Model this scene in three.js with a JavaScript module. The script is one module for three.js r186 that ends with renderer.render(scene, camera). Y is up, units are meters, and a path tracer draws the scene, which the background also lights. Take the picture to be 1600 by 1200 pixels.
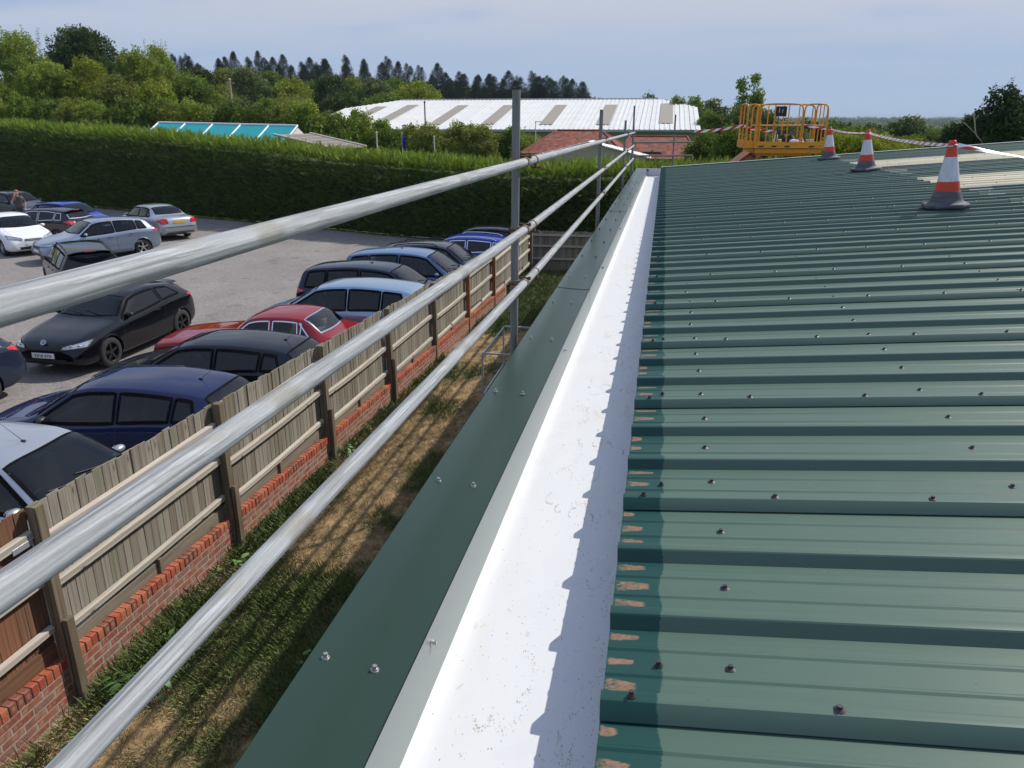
import * as THREE from 'three';
import { mergeGeometries, mergeVertices, toCreasedNormals } from 'three/addons/utils/BufferGeometryUtils.js';
import { RoundedBoxGeometry } from 'three/addons/geometries/RoundedBoxGeometry.js';
import { MarchingCubes } from 'three/addons/objects/MarchingCubes.js';

// ---------------------------------------------------------------- camera, sky, sun, exposure
// X right, Y up, gutter and eave run along -z; the lens is about 1.27 m above the eave, 5 m above the car park
const scene = new THREE.Scene();
const renderer = new THREE.WebGLRenderer({ antialias: true });
renderer.toneMapping = THREE.LinearToneMapping;
renderer.toneMappingExposure = 1.16;
renderer.shadowMap.enabled = true;
const camera = new THREE.PerspectiveCamera(53.13, 4 / 3, 0.05, 9000);
camera.position.set(0, 5, 0);
camera.rotation.order = 'YXZ';
camera.rotation.set(-18.95 * Math.PI / 180, 10.76 * Math.PI / 180, 0);
const SUN = new THREE.Vector3(0.494, 0.695, -0.523).normalize();
const sun = new THREE.DirectionalLight(new THREE.Color(1.0, 0.95, 0.86), 3.7);
sun.position.copy(SUN).multiplyScalar(120);
sun.target.position.set(0, 0, -20); sun.position.add(sun.target.position);
sun.castShadow = true; sun.shadow.mapSize.set(4096, 4096);
Object.assign(sun.shadow.camera, { left: -70, right: 70, top: 70, bottom: -70, near: 1, far: 300 });
scene.add(sun, sun.target);

// ---------------------------------------------------------------- small tools
let SEED = 12345;
function srand(s) { SEED = s >>> 0; }
function R() { SEED |= 0; SEED = SEED + 0x6D2B79F5 | 0; let t = Math.imul(SEED ^ SEED >>> 15, 1 | SEED); t = t + Math.imul(t ^ t >>> 7, 61 | t) ^ t; return ((t ^ t >>> 14) >>> 0) / 4294967296; }
const rr = (a, b) => a + (b - a) * R();
const V = (x, y, z) => new THREE.Vector3(x, y, z);
const lerp = (a, b, t) => a + (b - a) * t, clamp = (x, a = 0, b = 1) => Math.min(b, Math.max(a, x));
const sstep = (a, b, x) => { const t = clamp((x - a) / (b - a)); return t * t * (3 - 2 * t); };
function h2(x, y, s) { let n = Math.imul(x, 374761393) + Math.imul(y, 668265263) + Math.imul(s, 982451653); n = Math.imul(n ^ n >>> 13, 1274126177); return ((n ^ n >>> 16) >>> 0) / 4294967296; }
function vn(x, y, px, py, s = 0) {           // value noise that tiles after px, py cells
  const xi = Math.floor(x), yi = Math.floor(y), fx = x - xi, fy = y - yi, m = (a, p) => ((a % p) + p) % p;
  const u = fx * fx * (3 - 2 * fx), v = fy * fy * (3 - 2 * fy), x0 = m(xi, px), x1 = m(xi + 1, px), y0 = m(yi, py), y1 = m(yi + 1, py);
  return lerp(lerp(h2(x0, y0, s), h2(x1, y0, s), u), lerp(h2(x0, y1, s), h2(x1, y1, s), u), v);
}
function fbm(x, y, px, py, o = 4, s = 0) { let a = 0, k = .5, n = 0; for (let i = 0; i < o; i++) { a += k * vn(x, y, px, py, s + i); n += k; k *= .5; x *= 2; y *= 2; px *= 2; py *= 2; } return a / n; }
function dataTex(w, h, fn, srgb = true) {
  const d = new Uint8Array(w * h * 4);
  for (let j = 0, k = 0; j < h; j++) for (let i = 0; i < w; i++, k += 4) { const c = fn((i + .5) / w, (j + .5) / h); d[k] = clamp(c[0], 0, 255); d[k + 1] = clamp(c[1], 0, 255); d[k + 2] = clamp(c[2], 0, 255); d[k + 3] = 255; }
  const t = new THREE.DataTexture(d, w, h); t.wrapS = t.wrapT = THREE.RepeatWrapping; t.magFilter = THREE.LinearFilter; t.minFilter = THREE.LinearMipmapLinearFilter; t.generateMipmaps = true;
  if (srgb) t.colorSpace = THREE.SRGBColorSpace; t.needsUpdate = true; return t;
}
function canvasTex(w, h, draw) { const c = document.createElement('canvas'); c.width = w; c.height = h; draw(c.getContext('2d'), w, h); const t = new THREE.CanvasTexture(c); t.colorSpace = THREE.SRGBColorSpace; t.wrapS = t.wrapT = THREE.RepeatWrapping; return t; }
const mix3 = (a, b, t) => [lerp(a[0], b[0], t), lerp(a[1], b[1], t), lerp(a[2], b[2], t)];
const std = (o) => new THREE.MeshStandardMaterial(Object.assign({ side: THREE.DoubleSide }, o));
const phy = (o) => new THREE.MeshPhysicalMaterial(Object.assign({ side: THREE.DoubleSide }, o));
const lin = (r, g, b) => new THREE.Color().setRGB(r, g, b);

const used = {};
function numbered(n) { used[n] = (used[n] ?? -1) + 1; return used[n] ? n + '_' + String(used[n]).padStart(3, '0') : n; }
function tag(o, label, category, group, kind) { o.userData.label = label; o.userData.category = category; if (group) o.userData.group = group; if (kind) o.userData.kind = kind; return o; }
function thing(name, label, category, pos = [0, 0, 0], turn = 0, group) { const o = new THREE.Group(); o.name = numbered(name); o.position.set(...pos); o.rotation.y = turn; scene.add(o); return tag(o, label, category, group); }
function part(name, g, m, parent) { if (Array.isArray(g)) g = merge(g); const o = new THREE.Mesh(g, m); o.name = name; o.castShadow = o.receiveShadow = true; parent.add(o); return o; }
function struct(name, g, m) { const o = part(numbered(name), g, m, scene); o.userData.kind = 'structure'; return o; }
function merge(a) {
  a = a.map(g => { const q = g.index ? g.toNonIndexed() : g; for (const k of Object.keys(q.attributes)) if (!['position', 'normal', 'uv'].includes(k)) q.deleteAttribute(k); if (!q.attributes.uv) q.setAttribute('uv', new THREE.Float32BufferAttribute(new Float32Array(q.attributes.position.count * 2), 2)); return q; });
  return mergeGeometries(a);
}
const bx = (w, h, d, x = 0, y = 0, z = 0, ry = 0) => { const g = new THREE.BoxGeometry(w, h, d); if (ry) g.rotateY(ry); return g.translate(x, y, z); };
const rbx = (w, h, d, r, x = 0, y = 0, z = 0, s = 2) => new RoundedBoxGeometry(w, h, d, s, r).translate(x, y, z);
function bar(a, b, r, n = 8, r2 = r) {      // straight round bar between two points
  const d = b.clone().sub(a), L = d.length(); const g = new THREE.CylinderGeometry(r2, r, L, n, 1); g.translate(0, L / 2, 0);
  g.applyQuaternion(new THREE.Quaternion().setFromUnitVectors(V(0, 1, 0), d.normalize())); return g.translate(a.x, a.y, a.z);
}
function tube(pts, r, seg = 24, n = 8, closed = false) { return new THREE.TubeGeometry(new THREE.CatmullRomCurve3(pts, closed), seg, r, n, closed); }
function sboxUV(g, s = 1) {                 // uv in metres by the dominant axis of each face
  g = g.index ? g.toNonIndexed() : g; g.computeVertexNormals(); const p = g.attributes.position, n = g.attributes.normal, uv = new Float32Array(p.count * 2);
  for (let i = 0; i < p.count; i++) { const ax = Math.abs(n.getX(i)), ay = Math.abs(n.getY(i)), az = Math.abs(n.getZ(i)); const x = p.getX(i) * s, y = p.getY(i) * s, z = p.getZ(i) * s; const [u, v] = ay > ax && ay > az ? [x, z] : ax > az ? [z, y] : [x, y]; uv[2 * i] = u; uv[2 * i + 1] = v; }
  g.setAttribute('uv', new THREE.BufferAttribute(uv, 2)); return g;
}
function gridGeo(nu, nv, f, uvf) {           // (nu+1)x(nv+1) surface, f(a,b) -> [x,y,z]
  const pos = [], uv = [], idx = [];
  for (let j = 0; j <= nv; j++) for (let i = 0; i <= nu; i++) { const a = i / nu, b = j / nv; pos.push(...f(a, b)); uv.push(...(uvf ? uvf(a, b) : [a, b])); }
  for (let j = 0; j < nv; j++) for (let i = 0; i < nu; i++) { const k = j * (nu + 1) + i; idx.push(k, k + 1, k + nu + 2, k, k + nu + 2, k + nu + 1); }
  const g = new THREE.BufferGeometry(); g.setAttribute('position', new THREE.Float32BufferAttribute(pos, 3)); g.setAttribute('uv', new THREE.Float32BufferAttribute(uv, 2)); g.setIndex(idx); g.computeVertexNormals(); return g;
}

// ---------------------------------------------------------------- sky: pale summer blue with thin high cloud
{
  const w = 1024, h = 512, d = new Float32Array(w * h * 4), dir = V(0, 0, 0);
  for (let j = 0; j < h; j++) for (let i = 0; i < w; i++) {
    const el = ((j + .5) / h - .5) * Math.PI, az = ((i + .5) / w - .5) * 2 * Math.PI;
    dir.set(Math.cos(el) * Math.cos(az), Math.sin(el), Math.cos(el) * Math.sin(az));
    const y = Math.max(dir.y, 0), t = Math.pow(1 - y, 4.5);
    let c = mix3([.195, .31, .575], [.37, .465, .605], t);
    const mu = clamp(dir.dot(SUN), -1, 1), glow = .30 * Math.pow(Math.max(mu, 0), 10) + .55 * Math.pow(Math.max(mu, 0), 60);
    // cloud sheet: noise on a plane high above, stretched into bands
    const k = 1 / (Math.max(dir.y, 0) + .10), px = dir.x * k, pz = dir.z * k;
    const n1 = fbm(px * .9 + 40, pz * 2.6 + 40, 512, 512, 5, 3), n2 = fbm(px * .35 + 9, pz * .7 + 9, 512, 512, 3, 8);
    const cl = clamp(sstep(.38, .66, n1 * .65 + n2 * .5) * .85 * sstep(.015, .16, dir.y) * (1 - .55 * sstep(.25, .6, dir.y)));
    c = mix3(c, [.52, .545, .605], cl);
    c = [c[0] + glow * 1.0, c[1] + glow * .95, c[2] + glow * .85];
    if (dir.y < 0) c = mix3(c, [.20, .22, .2], sstep(0, -.12, dir.y));
    const q = (j * w + i) * 4; d[q] = c[0]; d[q + 1] = c[1]; d[q + 2] = c[2]; d[q + 3] = 1;
  }
  const t = new THREE.DataTexture(d, w, h, THREE.RGBAFormat, THREE.FloatType); t.mapping = THREE.EquirectangularReflectionMapping; t.magFilter = t.minFilter = THREE.LinearFilter; t.needsUpdate = true;
  scene.background = t; scene.environment = t;
}

// ---------------------------------------------------------------- terrain
function terrain(X, Z) {                     // height of the land; flat round the yard, a wooded hill far left, a valley to the right
  let y = -.03;
  const hill = sstep(55, 190, Z) * sstep(30, -90, X) * 9.5;
  const valley = -sstep(40, 260, Z) * sstep(-20, 60, X) * 15;
  const far = sstep(450, 2600, Z) * 16;
  y += hill + valley + far * sstep(-200, 100, X) + (Z > 60 ? (fbm(X / 90 + 50, Z / 90 + 50, 999, 999, 3) - .5) * 3 * sstep(60, 160, Z) : 0);
  return y;
}
const T_field = dataTex(512, 512, (u, v) => { const n = fbm(u * 16, v * 16, 16, 16, 5, 2), m = fbm(u * 4, v * 4, 4, 4, 3, 7); return mix3([78, 92, 44], [128, 128, 70], clamp(n * .8 + m * .5 - .2)); });
{
  const xs = [], zs = [];
  for (let i = -46; i <= 46; i++) xs.push(Math.sign(i) * Math.pow(Math.abs(i) / 46, 2.6) * 4200);
  for (let i = 0; i <= 90; i++) zs.push(i < 10 ? -400 + i * 40 : Math.pow((i - 10) / 80, 2.2) * 5200);
  const g = gridGeo(xs.length - 1, zs.length - 1, (a, b) => { const X = xs[Math.round(a * (xs.length - 1))], Z = zs[Math.round(b * (zs.length - 1))]; return [X, terrain(X, Z), -Z]; }, (a, b) => { const X = xs[Math.round(a * (xs.length - 1))], Z = zs[Math.round(b * (zs.length - 1))]; return [X / 12, Z / 12]; });
  struct('ground', g, std({ map: T_field, roughness: 1 }));
}
const hedgeZ = (X) => 32.7 - (X + 8.8) / 2.71;      // front face of the tall hedge
// asphalt of the car park: worn, pale aggregate, old tar patches and oil stains
const T_asph = dataTex(1024, 1024, (u, v) => {
  const f = h2(Math.floor(u * 1024), Math.floor(v * 1024), 5), g = vn(u * 300, v * 300, 300, 300, 9), n = fbm(u * 7, v * 7, 7, 7, 5, 4), o = fbm(u * 22, v * 22, 22, 22, 3, 14);
  let c = mix3([118, 112, 108], [141, 134, 128], n); const k = (f - .5) * 30 + (g - .5) * 30; c = [c[0] + k, c[1] + k, c[2] + k];
  const st = sstep(.69, .80, o) * .28; return mix3(c, [74, 72, 72], st);
});
{
  // outline follows the hedge and the fence; uv in metres
  const pts = [[-70, -14], [-4.98, -14], [-4.98, 4], [-4.55, 14], [-4.25, 26.4], [-4.3, 31.5], [-8, hedgeZ(-8)], [-30, hedgeZ(-30)], [-70, hedgeZ(-70)]];
  const g = new THREE.ShapeGeometry(new THREE.Shape(pts.map(p => new THREE.Vector2(...p)))); g.rotateX(-Math.PI / 2);
  const p = g.attributes.position, uv = []; for (let i = 0; i < p.count; i++) uv.push(p.getX(i) / 9, p.getZ(i) / 9); g.setAttribute('uv', new THREE.Float32BufferAttribute(uv, 2));
  struct('car_park', g, std({ map: T_asph, bumpMap: T_asph, bumpScale: .004, roughness: .93 }));
}
// lawn strip between fence and building: dry straw patches and green patches, uneven
const lawnMix = (X, Z) => clamp(-.115 + fbm(X * 1.3 + 30, Z * .9 + 30, 999, 999, 4, 21) * 1.0 - .04 + .55 * sstep(17, 21, Z) + .18 * sstep(-4.05, -4.6, X) - .18 * Math.exp(-((X + 2.2) ** 2) / .8));
const lawnY = (X, Z) => .03 + .10 * fbm(X * 1.3 + 9, Z * 1.3 + 9, 999, 999, 3, 31) + .05 * sstep(-3.6, -4.7, X);
const T_lawn = dataTex(512, 2048, (u, v) => {
  const X = -4.8 + u * 4.1, Z = -3 + v * 29.5, m = lawnMix(X, Z), f = h2(Math.floor(u * 512), Math.floor(v * 2048), 3), s = fbm(u * 60, v * 420, 512, 2048, 3, 6);
  const straw = mix3([104, 84, 56], [178, 150, 106], s), green = mix3([50, 58, 26], [96, 104, 48], s); const c = mix3(straw, green, sstep(.38, .66, m)); const k = (f - .5) * 26; return [c[0] + k, c[1] + k, c[2] + k];
});
T_lawn.wrapS = T_lawn.wrapT = THREE.ClampToEdgeWrapping;
struct('lawn_strip', gridGeo(34, 240, (a, b) => { const X = -4.8 + a * 4.1, Z = -3 + b * 29.5; return [X, lawnY(X, Z), -Z]; }, (a, b) => [a, b]), std({ map: T_lawn, roughness: 1 }));
{ // grass: tufts of blades, straw coloured or green with the patches
  const blade = (a, lean, hgt, w) => { const g = new THREE.BufferGeometry(); const c = Math.cos(a), s = Math.sin(a); g.setAttribute('position', new THREE.Float32BufferAttribute([-s * w, 0, c * w, s * w, 0, -c * w, c * lean * .5 - s * w * .6, hgt * .62, s * lean * .5 + c * w * .6, c * lean, hgt, s * lean], 3)); g.setIndex([0, 1, 2, 1, 3, 2]); g.computeVertexNormals(); return g; };
  srand(77); const bl = []; for (let i = 0; i < 11; i++) { const b = blade(rr(0, 6.28), rr(.02, .10), rr(.05, .12), rr(.002, .0042)); b.translate(rr(-.05, .05), 0, rr(-.05, .05)); bl.push(b); }
  const geo = merge(bl), N = 30000, im = new THREE.InstancedMesh(geo, phy({ roughness: .85 }), N), m = new THREE.Matrix4(), q = new THREE.Quaternion(), up = V(0, 1, 0), col = new THREE.Color(); let k = 0;
  while (k < N) {
    const X = rr(-4.72, -.75), Z = R() < .72 ? rr(2.5, 13) : rr(13, 26), mx = lawnMix(X, Z) + rr(-.12, .12), gr = sstep(.34, .60, mx);
    if (R() > .45 + gr * .6) continue;
    q.setFromAxisAngle(up, rr(0, 6.28)); const s = rr(.35, .95) * (1 + gr * .7) * (X < -4.4 ? 1.25 : 1);
    m.compose(V(X, lawnY(X, Z) - .008, -Z), q, V(s, s * rr(.6, 1.1), s)); im.setMatrixAt(k, m);
    const t = rr(.75, 1.2); if (R() < gr) col.setRGB(.105 * t, .140 * t, .034 * t); else col.setRGB(.35 * t, .27 * t, .14 * t); im.setColorAt(k, col); k++;
  }
  im.name = 'grass'; im.castShadow = im.receiveShadow = true; scene.add(im); tag(im, 'patchy green and straw coloured grass between fence and building', 'grass', null, 'stuff');
}

// ---------------------------------------------------------------- the building underfoot: ribbed roof, white lined gutter, green parapet capping
const SL = 4.6 * Math.PI / 180, EX = -.065, EY = 5 - 1.271, LAP0 = 1.436, ZN = -2.564, ZF = 22.436;
const bld = thing('ribbed_roof_building', 'low building with dark green ribbed metal roof and white lined eaves gutter', 'building', [4.9, 0, -10]);
const bpart = (name, g, m) => { const o = part(name, Array.isArray(g) ? merge(g) : g, m, bld); o.position.sub(bld.position); return o; };
const roofPt = (s, n, Z) => V(EX + s * Math.cos(SL) - n * Math.sin(SL), EY + s * Math.sin(SL) + n * Math.cos(SL), -Z);   // s up the slope, n off the sheet
const PITCH = 1 / 3, RH = .034;
function sheetProfile(lift) {                // [across, height]; overlaps its neighbour's rib at the near edge
  const p = [[-.0475, .0055], [-.046, .0075], [-.0205, RH - .0045 + lift], [-.0165, RH - .0012 + lift], [-.009, RH + lift], [.009, RH + lift], [.0165, RH - .0012 + lift], [.0205, RH - .0045 + lift], [.040, lift * .4]];
  for (let r = 0; r < 3; r++) {
    const c = r * PITCH;
    for (const s of [.118, .215]) p.push([c + s - .011, 0], [c + s - .003, .0035], [c + s + .003, .0035], [c + s + .011, 0]);
    if (r < 2) p.push([c + PITCH - .040, 0], [c + PITCH - .0205, RH - .0045], [c + PITCH - .0165, RH - .0012], [c + PITCH - .009, RH], [c + PITCH + .009, RH], [c + PITCH + .0165, RH - .0012], [c + PITCH + .0205, RH - .0045], [c + PITCH + .040, 0]);
  }
  p.push([.960, 0], [.9815, RH - .001], [1.0185, RH - .001]); return p;
}
function sheetGeo(s0, s1, n0, eaveOnly) {
  const p = sheetProfile(.0026), pos = [], uv = [], len = s1 - s0;
  const quad = (a, b, c, d, ua, ub) => { for (const [q, u] of [[a, [0, ua]], [b, [1, ua]], [c, [1, ub]], [a, [0, ua]], [c, [1, ub]], [d, [0, ub]]]) { pos.push(...q); uv.push(...u); } };
  for (let i = 0; i + 1 < p.length; i++) {
    const [c0, y0] = p[i], [c1, y1] = p[i + 1];
    quad([s0, y0 + n0, -c0], [s1, y0 + n0, -c0], [s1, y1 + n0, -c1], [s0, y1 + n0, -c1], c0, c1);
    quad([s0, y0 + n0 - .001, -c0], [s0, y1 + n0 - .001, -c1], [s1, y1 + n0 - .001, -c1], [s1, y0 + n0 - .001, -c0], c0, c1);
    quad([s0, y0 + n0, -c0], [s0, y1 + n0, -c1], [s0, y1 + n0 - .001, -c1], [s0, y0 + n0 - .001, -c0], c0, c1);
  }
  { const [c0, y0] = p[0]; quad([s0, y0 + n0, -c0], [s0, y0 + n0 - .001, -c0], [s1, y0 + n0 - .001, -c0], [s1, y0 + n0, -c0], c0, c0); }
  const g = new THREE.BufferGeometry(); g.setAttribute('position', new THREE.Float32BufferAttribute(pos, 3)); g.setAttribute('uv', new THREE.Float32BufferAttribute(uv, 2)); return toCreasedNormals(g, .22);
}
const LOWER = 4.36, RIDGE = 10.2;
const GREEN = [77, 99, 87];
function sheetTex(seed, upper) {             // paint: slight fading, dust streaks down the slope, scuffs; teal recoated eave with worn tan patches
  return canvasTex(upper ? 1024 : 2048, 512, (x, w, h) => {
    srand(seed); const len = upper ? RIDGE - LOWER + .16 : LOWER, sx = w / len;
    x.fillStyle = `rgb(${GREEN})`; x.fillRect(0, 0, w, h);
    for (let i = 0; i < 420; i++) { const y = R() * h, l = rr(.05, 1.2) * sx; x.fillStyle = R() < .5 ? `rgba(120,150,135,${rr(.01, .05)})` : `rgba(40,62,54,${rr(.01, .06)})`; x.fillRect(R() * w - l / 2, y, l, rr(1, 5)); }
    for (let i = 0; i < 90; i++) { const px = R() * w, py = R() * h, r = rr(8, 70), g = x.createRadialGradient(px, py, 0, px, py, r); const a = rr(.02, .07); g.addColorStop(0, R() < .6 ? `rgba(135,135,105,${a})` : `rgba(38,60,52,${a})`); g.addColorStop(1, 'rgba(90,110,95,0)'); x.fillStyle = g; x.fillRect(px - r, py - r, 2 * r, 2 * r); }
    for (let i = 0; i < 70; i++) { x.fillStyle = `rgba(${R() < .5 ? '175,180,160' : '30,40,34'},${rr(.2, .6)})`; const s = rr(.6, 2); x.fillRect(R() * w, R() * h, s, s); }
    for (let i = 0; i < 7; i++) { const px = R() * w, py = R() * h; x.strokeStyle = `rgba(170,190,175,${rr(.08, .2)})`; x.lineWidth = .8; x.beginPath(); x.moveTo(px, py); x.quadraticCurveTo(px + rr(-20, 60), py + rr(-15, 15), px + rr(-20, 120), py + rr(-30, 30)); x.stroke(); }
    if (!upper) {
      for (let y = 0; y < h; y++) { const e = (.128 + .006 * Math.sin(y * .05 + seed) + .004 * (R() - .5) + .006 * fbm(y * .06, seed, 999, 999, 3)) * sx; x.fillStyle = 'rgb(24,66,61)'; x.fillRect(0, h - 1 - y, e, 1); }
      for (let r = 0; r < 3; r++) for (const c of [.075, .165, .262]) { const v = r * PITCH + c; const wid = rr(.012, .030), dep = rr(.03, .095);
        for (let i = 0; i < 420; i++) { const a = Math.pow(R(), .7) * dep * sx, b = (rr(-1, 1)) * wid * h * (1 - .55 * a / (dep * sx)); if (R() < .9) { const t = rr(.75, 1.12); x.fillStyle = `rgba(${140 * t | 0},${110 * t | 0},${88 * t | 0},.55)`; x.fillRect(a, h - (v * h + b), rr(1, 6), rr(1, 3)); } } }
    } else {
      for (let r = 0; r < 3; r++) for (const [c, w2] of [[.0, .05], [.08, .07], [.166, .08], [.255, .07]]) { if (R() < .12) continue; const v = r * PITCH + c; x.fillStyle = `rgba(${R() < .5 ? '158,164,160' : '180,180,172'},${rr(.7, .95)})`; x.fillRect(0, h - (v + w2 / 2) * h, rr(.16, .40) * sx, w2 * h); }
    }
  });
}
const T_sbump = dataTex(256, 256, (u, v) => { const n = 255 * fbm(u * 6, v * 3, 6, 3, 3, 55); return [n, n, n]; }, false); T_sbump.repeat.set(3, 1);
const roofMat = (t) => phy({ map: t, roughness: .42, bumpMap: T_sbump, bumpScale: .0012, specularIntensity: .6 });
const M_low = [11, 12, 13].map(s => roofMat(sheetTex(s, false))), M_up = [21, 22].map(s => roofMat(sheetTex(s, true)));
const M_rlight = phy({ map: dataTex(512, 128, (u, v) => { const n = fbm(u * 12, v * 4, 12, 4, 4, 3); return mix3([218, 205, 170], [238, 228, 200], n); }), roughness: .5 });
const gLow = sheetGeo(0, LOWER, 0), gUp = sheetGeo(LOWER - .16, RIDGE, .0036);
for (let k = -4; k < 21; k++) {
  const Z = LAP0 + k, base = roofPt(0, 0, Z);
  for (const [g, up] of [[gLow, false], [gUp, true]]) {
    const light = up && [11, 12, 16, 17].includes(k);
    const o = bpart(light ? 'rooflight_sheet' : 'roof_sheet', g, light ? M_rlight : up ? M_up[(k + 8) % 2] : M_low[((k + 9) * 7 % 5 + k + 9) % 3]);
    if (light) o.userData.label = 'cream translucent rooflight sheet';
    o.position.add(base); o.rotation.z = SL;
  }
}
// far slope beyond the ridge, ridge cap, verge flashing at the gable
const M_green = phy({ color: lin(.062, .122, .098), roughness: .40, bumpMap: T_sbump, bumpScale: .0008 }), M_greenTrim = std({ color: lin(.105, .16, .14), roughness: .5 });
{
  const top = roofPt(RIDGE, 0, 0), Lz = ZF - ZN;
  for (let i = 0; i < 25; i++) for (const [g, m] of [[gUp, M_up[i % 2]], [gLow, M_low[i % 3]]]) { const o = bpart('roof_sheet', g, m); o.rotation.set(0, Math.PI, 0); o.rotation.z = SL; o.position.add(V(2 * top.x - EX, EY, -(ZN + i) - 1)); }
  bpart('ridge_cap', [bx(.24, .004, Lz).rotateZ(SL).translate(top.x - .115, top.y + .042, -(ZN + ZF) / 2), bx(.24, .004, Lz).rotateZ(-SL).translate(top.x + .115, top.y + .042, -(ZN + ZF) / 2)], M_green);
  for (const s of [0, 1]) { const a = s ? 2 * top.x - EX : EX; const g = bx(RIDGE, .006, .16).translate(0, .046, 0); const f = bx(RIDGE, .2, .006).translate(0, -.055, -.083);
    const o = bpart('verge_flashing', [g, f], std({ color: lin(.42, .50, .47), roughness: .45 })); o.rotation.z = s ? -SL : SL; o.position.add(V((a + top.x) / 2, (EY + top.y) / 2, -ZF - .03)); }
  // walls stand a little inside the roof edge
  const M_wall = std({ color: lin(.10, .15, .12), roughness: .6 }), x1 = 2 * top.x - EX - .1, wy = 3.42;
  bpart('wall', bx(.1, wy, Lz, -.70, wy / 2, -(ZN + ZF) / 2), M_wall); bpart('wall', bx(.1, wy + .2, Lz, x1, (wy + .2) / 2, -(ZN + ZF) / 2), M_wall);
  for (const Z of [ZN + .06, ZF - .06]) { const s = new THREE.Shape([[-.645, 0], [x1 - .055, 0], [x1 - .055, EY - .06], [top.x, top.y - .06], [0.05, EY - .06], [-.0, 3.40], [-.645, 3.40]].map(p => new THREE.Vector2(...p))); bpart('wall', new THREE.ExtrudeGeometry(s, { depth: .08, bevelEnabled: false }).translate(0, 0, -Z - .04), M_wall); }
}
// gutter: white membrane floor with specks of grit and rain-washed dirt, side behind the eave, stop end
const capIn = (Z) => lerp(-.555, -.462, clamp((Z + 2.5) / 25.4)), capOut = (Z) => lerp(-.81, -.735, clamp((Z + 2.5) / 25.4));
const GF = 5 - 1.495;
const T_gut = canvasTex(512, 2048, (x, w, h) => {
  srand(5); x.fillStyle = 'rgb(212,212,213)'; x.fillRect(0, 0, w, h);
  const px = w / .6, py = h / 4.5;
  for (let i = 0; i < 260; i++) { const a = rr(.01, .035); x.fillStyle = R() < .55 ? `rgba(190,172,150,${a})` : `rgba(205,208,220,${a * 1.5})`; const cx = R() * w, cy = R() * h; x.beginPath(); x.ellipse(cx, cy, rr(10, 90), rr(6, 50), rr(0, 3), 0, 7); x.fill(); }
  const grit = (cx, cy, dark) => { x.fillStyle = `rgba(${dark ? '70,50,38' : '150,128,104'},${rr(.35, .9)})`; const s = rr(.8, 2.1); x.fillRect(cx, cy, s, s * rr(.6, 1.6)); };
  for (let c = 0; c < 80; c++) { const cx = rr(.25, 1) * w, cy = R() * h, r = rr(12, 55), a0 = rr(0, 6.3), al = rr(1, 4); for (let i = 0; i < 60; i++) { const a = a0 + R() * al, q = r * rr(.75, 1.1); grit(cx + Math.cos(a) * q, cy + Math.sin(a) * q * 1.3, R() < .25); } }   // drying rings
  for (let i = 0; i < 2600; i++) grit(w * (1 - Math.pow(R(), 2.2) * 1.0), R() * h, R() < .35);
  for (let i = 0; i < 750; i++) { const y = R() * h; grit(w * .868 + 16 * Math.sin(y * .09) * Math.sin(y * .017) + rr(-10, 8), y, R() < .8); }
  for (let i = 0; i < 120; i++) { const cx = R() * w, cy = R() * h; x.fillStyle = `rgba(170,140,105,${rr(.10, .3)})`; x.beginPath(); x.ellipse(cx, cy, rr(1, 6), rr(1, 10), rr(0, 3), 0, 7); x.fill(); }
});
const M_gut = std({ map: T_gut, roughness: .55 });
{
  const bumpy = (X, Z) => GF + .004 * (fbm(X * 5 + 50, Z * 1.4 + 50, 999, 999, 3, 61) - .5) + .003 * sstep(.02, 0, Math.abs(((Z + .6) % 4.6) - 2.3));
  bpart('gutter_lining', gridGeo(24, 300, (a, b) => { const Z = -2.5 + b * 25.3, X = lerp(capIn(Z) - .004, .03, a); return [X, bumpy(X, Z) + .02 * Math.pow(clamp(1 - a * 9), 2), -Z]; }, (a, b) => [a, b * 25.3 / 4.5]), M_gut);
  bpart('gutter_lining', gridGeo(1, 1, (a, b) => [.031, GF - .01 + a * .19, 2.5 - b * 25.3], (a, b) => [a * .2, b * 5]), M_gut);
  bpart('gutter_stop_end', bx(.56, .22, .012, -.20, GF + .105, -22.80), std({ color: lin(.62, .60, .64), roughness: .5 }));
  bpart('gutter_outlet', new THREE.CylinderGeometry(.012, .03, .06, 10).rotateZ(1.2).translate(capIn(22.6) + .03, GF + .17, -22.72), std({ color: lin(.02, .02, .02), roughness: .6 }));
}
// capping lengths, each three metres, lapped; inner drop in pale grey
const M_cap = phy({ color: lin(.026, .050, .038), roughness: .26, bumpMap: T_sbump, bumpScale: .0010, specularIntensity: .6 }), M_drop = phy({ color: lin(.20, .235, .228), roughness: .38 });
const CAPY = 5 - 1.285;
for (let i = 0; i < 9; i++) {
  const z0 = -2.5 + i * 2.83 + (i ? .09 : 0), z1 = Math.min(-2.5 + (i + 1) * 2.83 + .13, 22.85), lift = i % 2 ? .0028 : 0;
  const f = (n, a0, fn) => gridGeo(n, 30, (a, b) => { const Z = lerp(z0, z1, b); return fn(a, Z, -.0022 * Math.sin(Math.PI * a) * (1 + Math.sin(Z * 2.3))); }, (a, b) => [a * .3, lerp(z0, z1, b)]);
  const o = bpart('capping', [f(6, 0, (a, Z, w) => [lerp(capOut(Z), capIn(Z), a), CAPY + lift + .012 * (1 - a) + w, -Z]), f(1, 0, (a, Z) => [capOut(Z) - .001 + .004 * a, CAPY + lift + .012 - a * .14, -Z])], M_cap);
  bpart('capping_drop', f(1, 0, (a, Z) => [capIn(Z) + .002 + lift * .4, CAPY + lift - a * .215, -Z]), M_drop);
}
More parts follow.
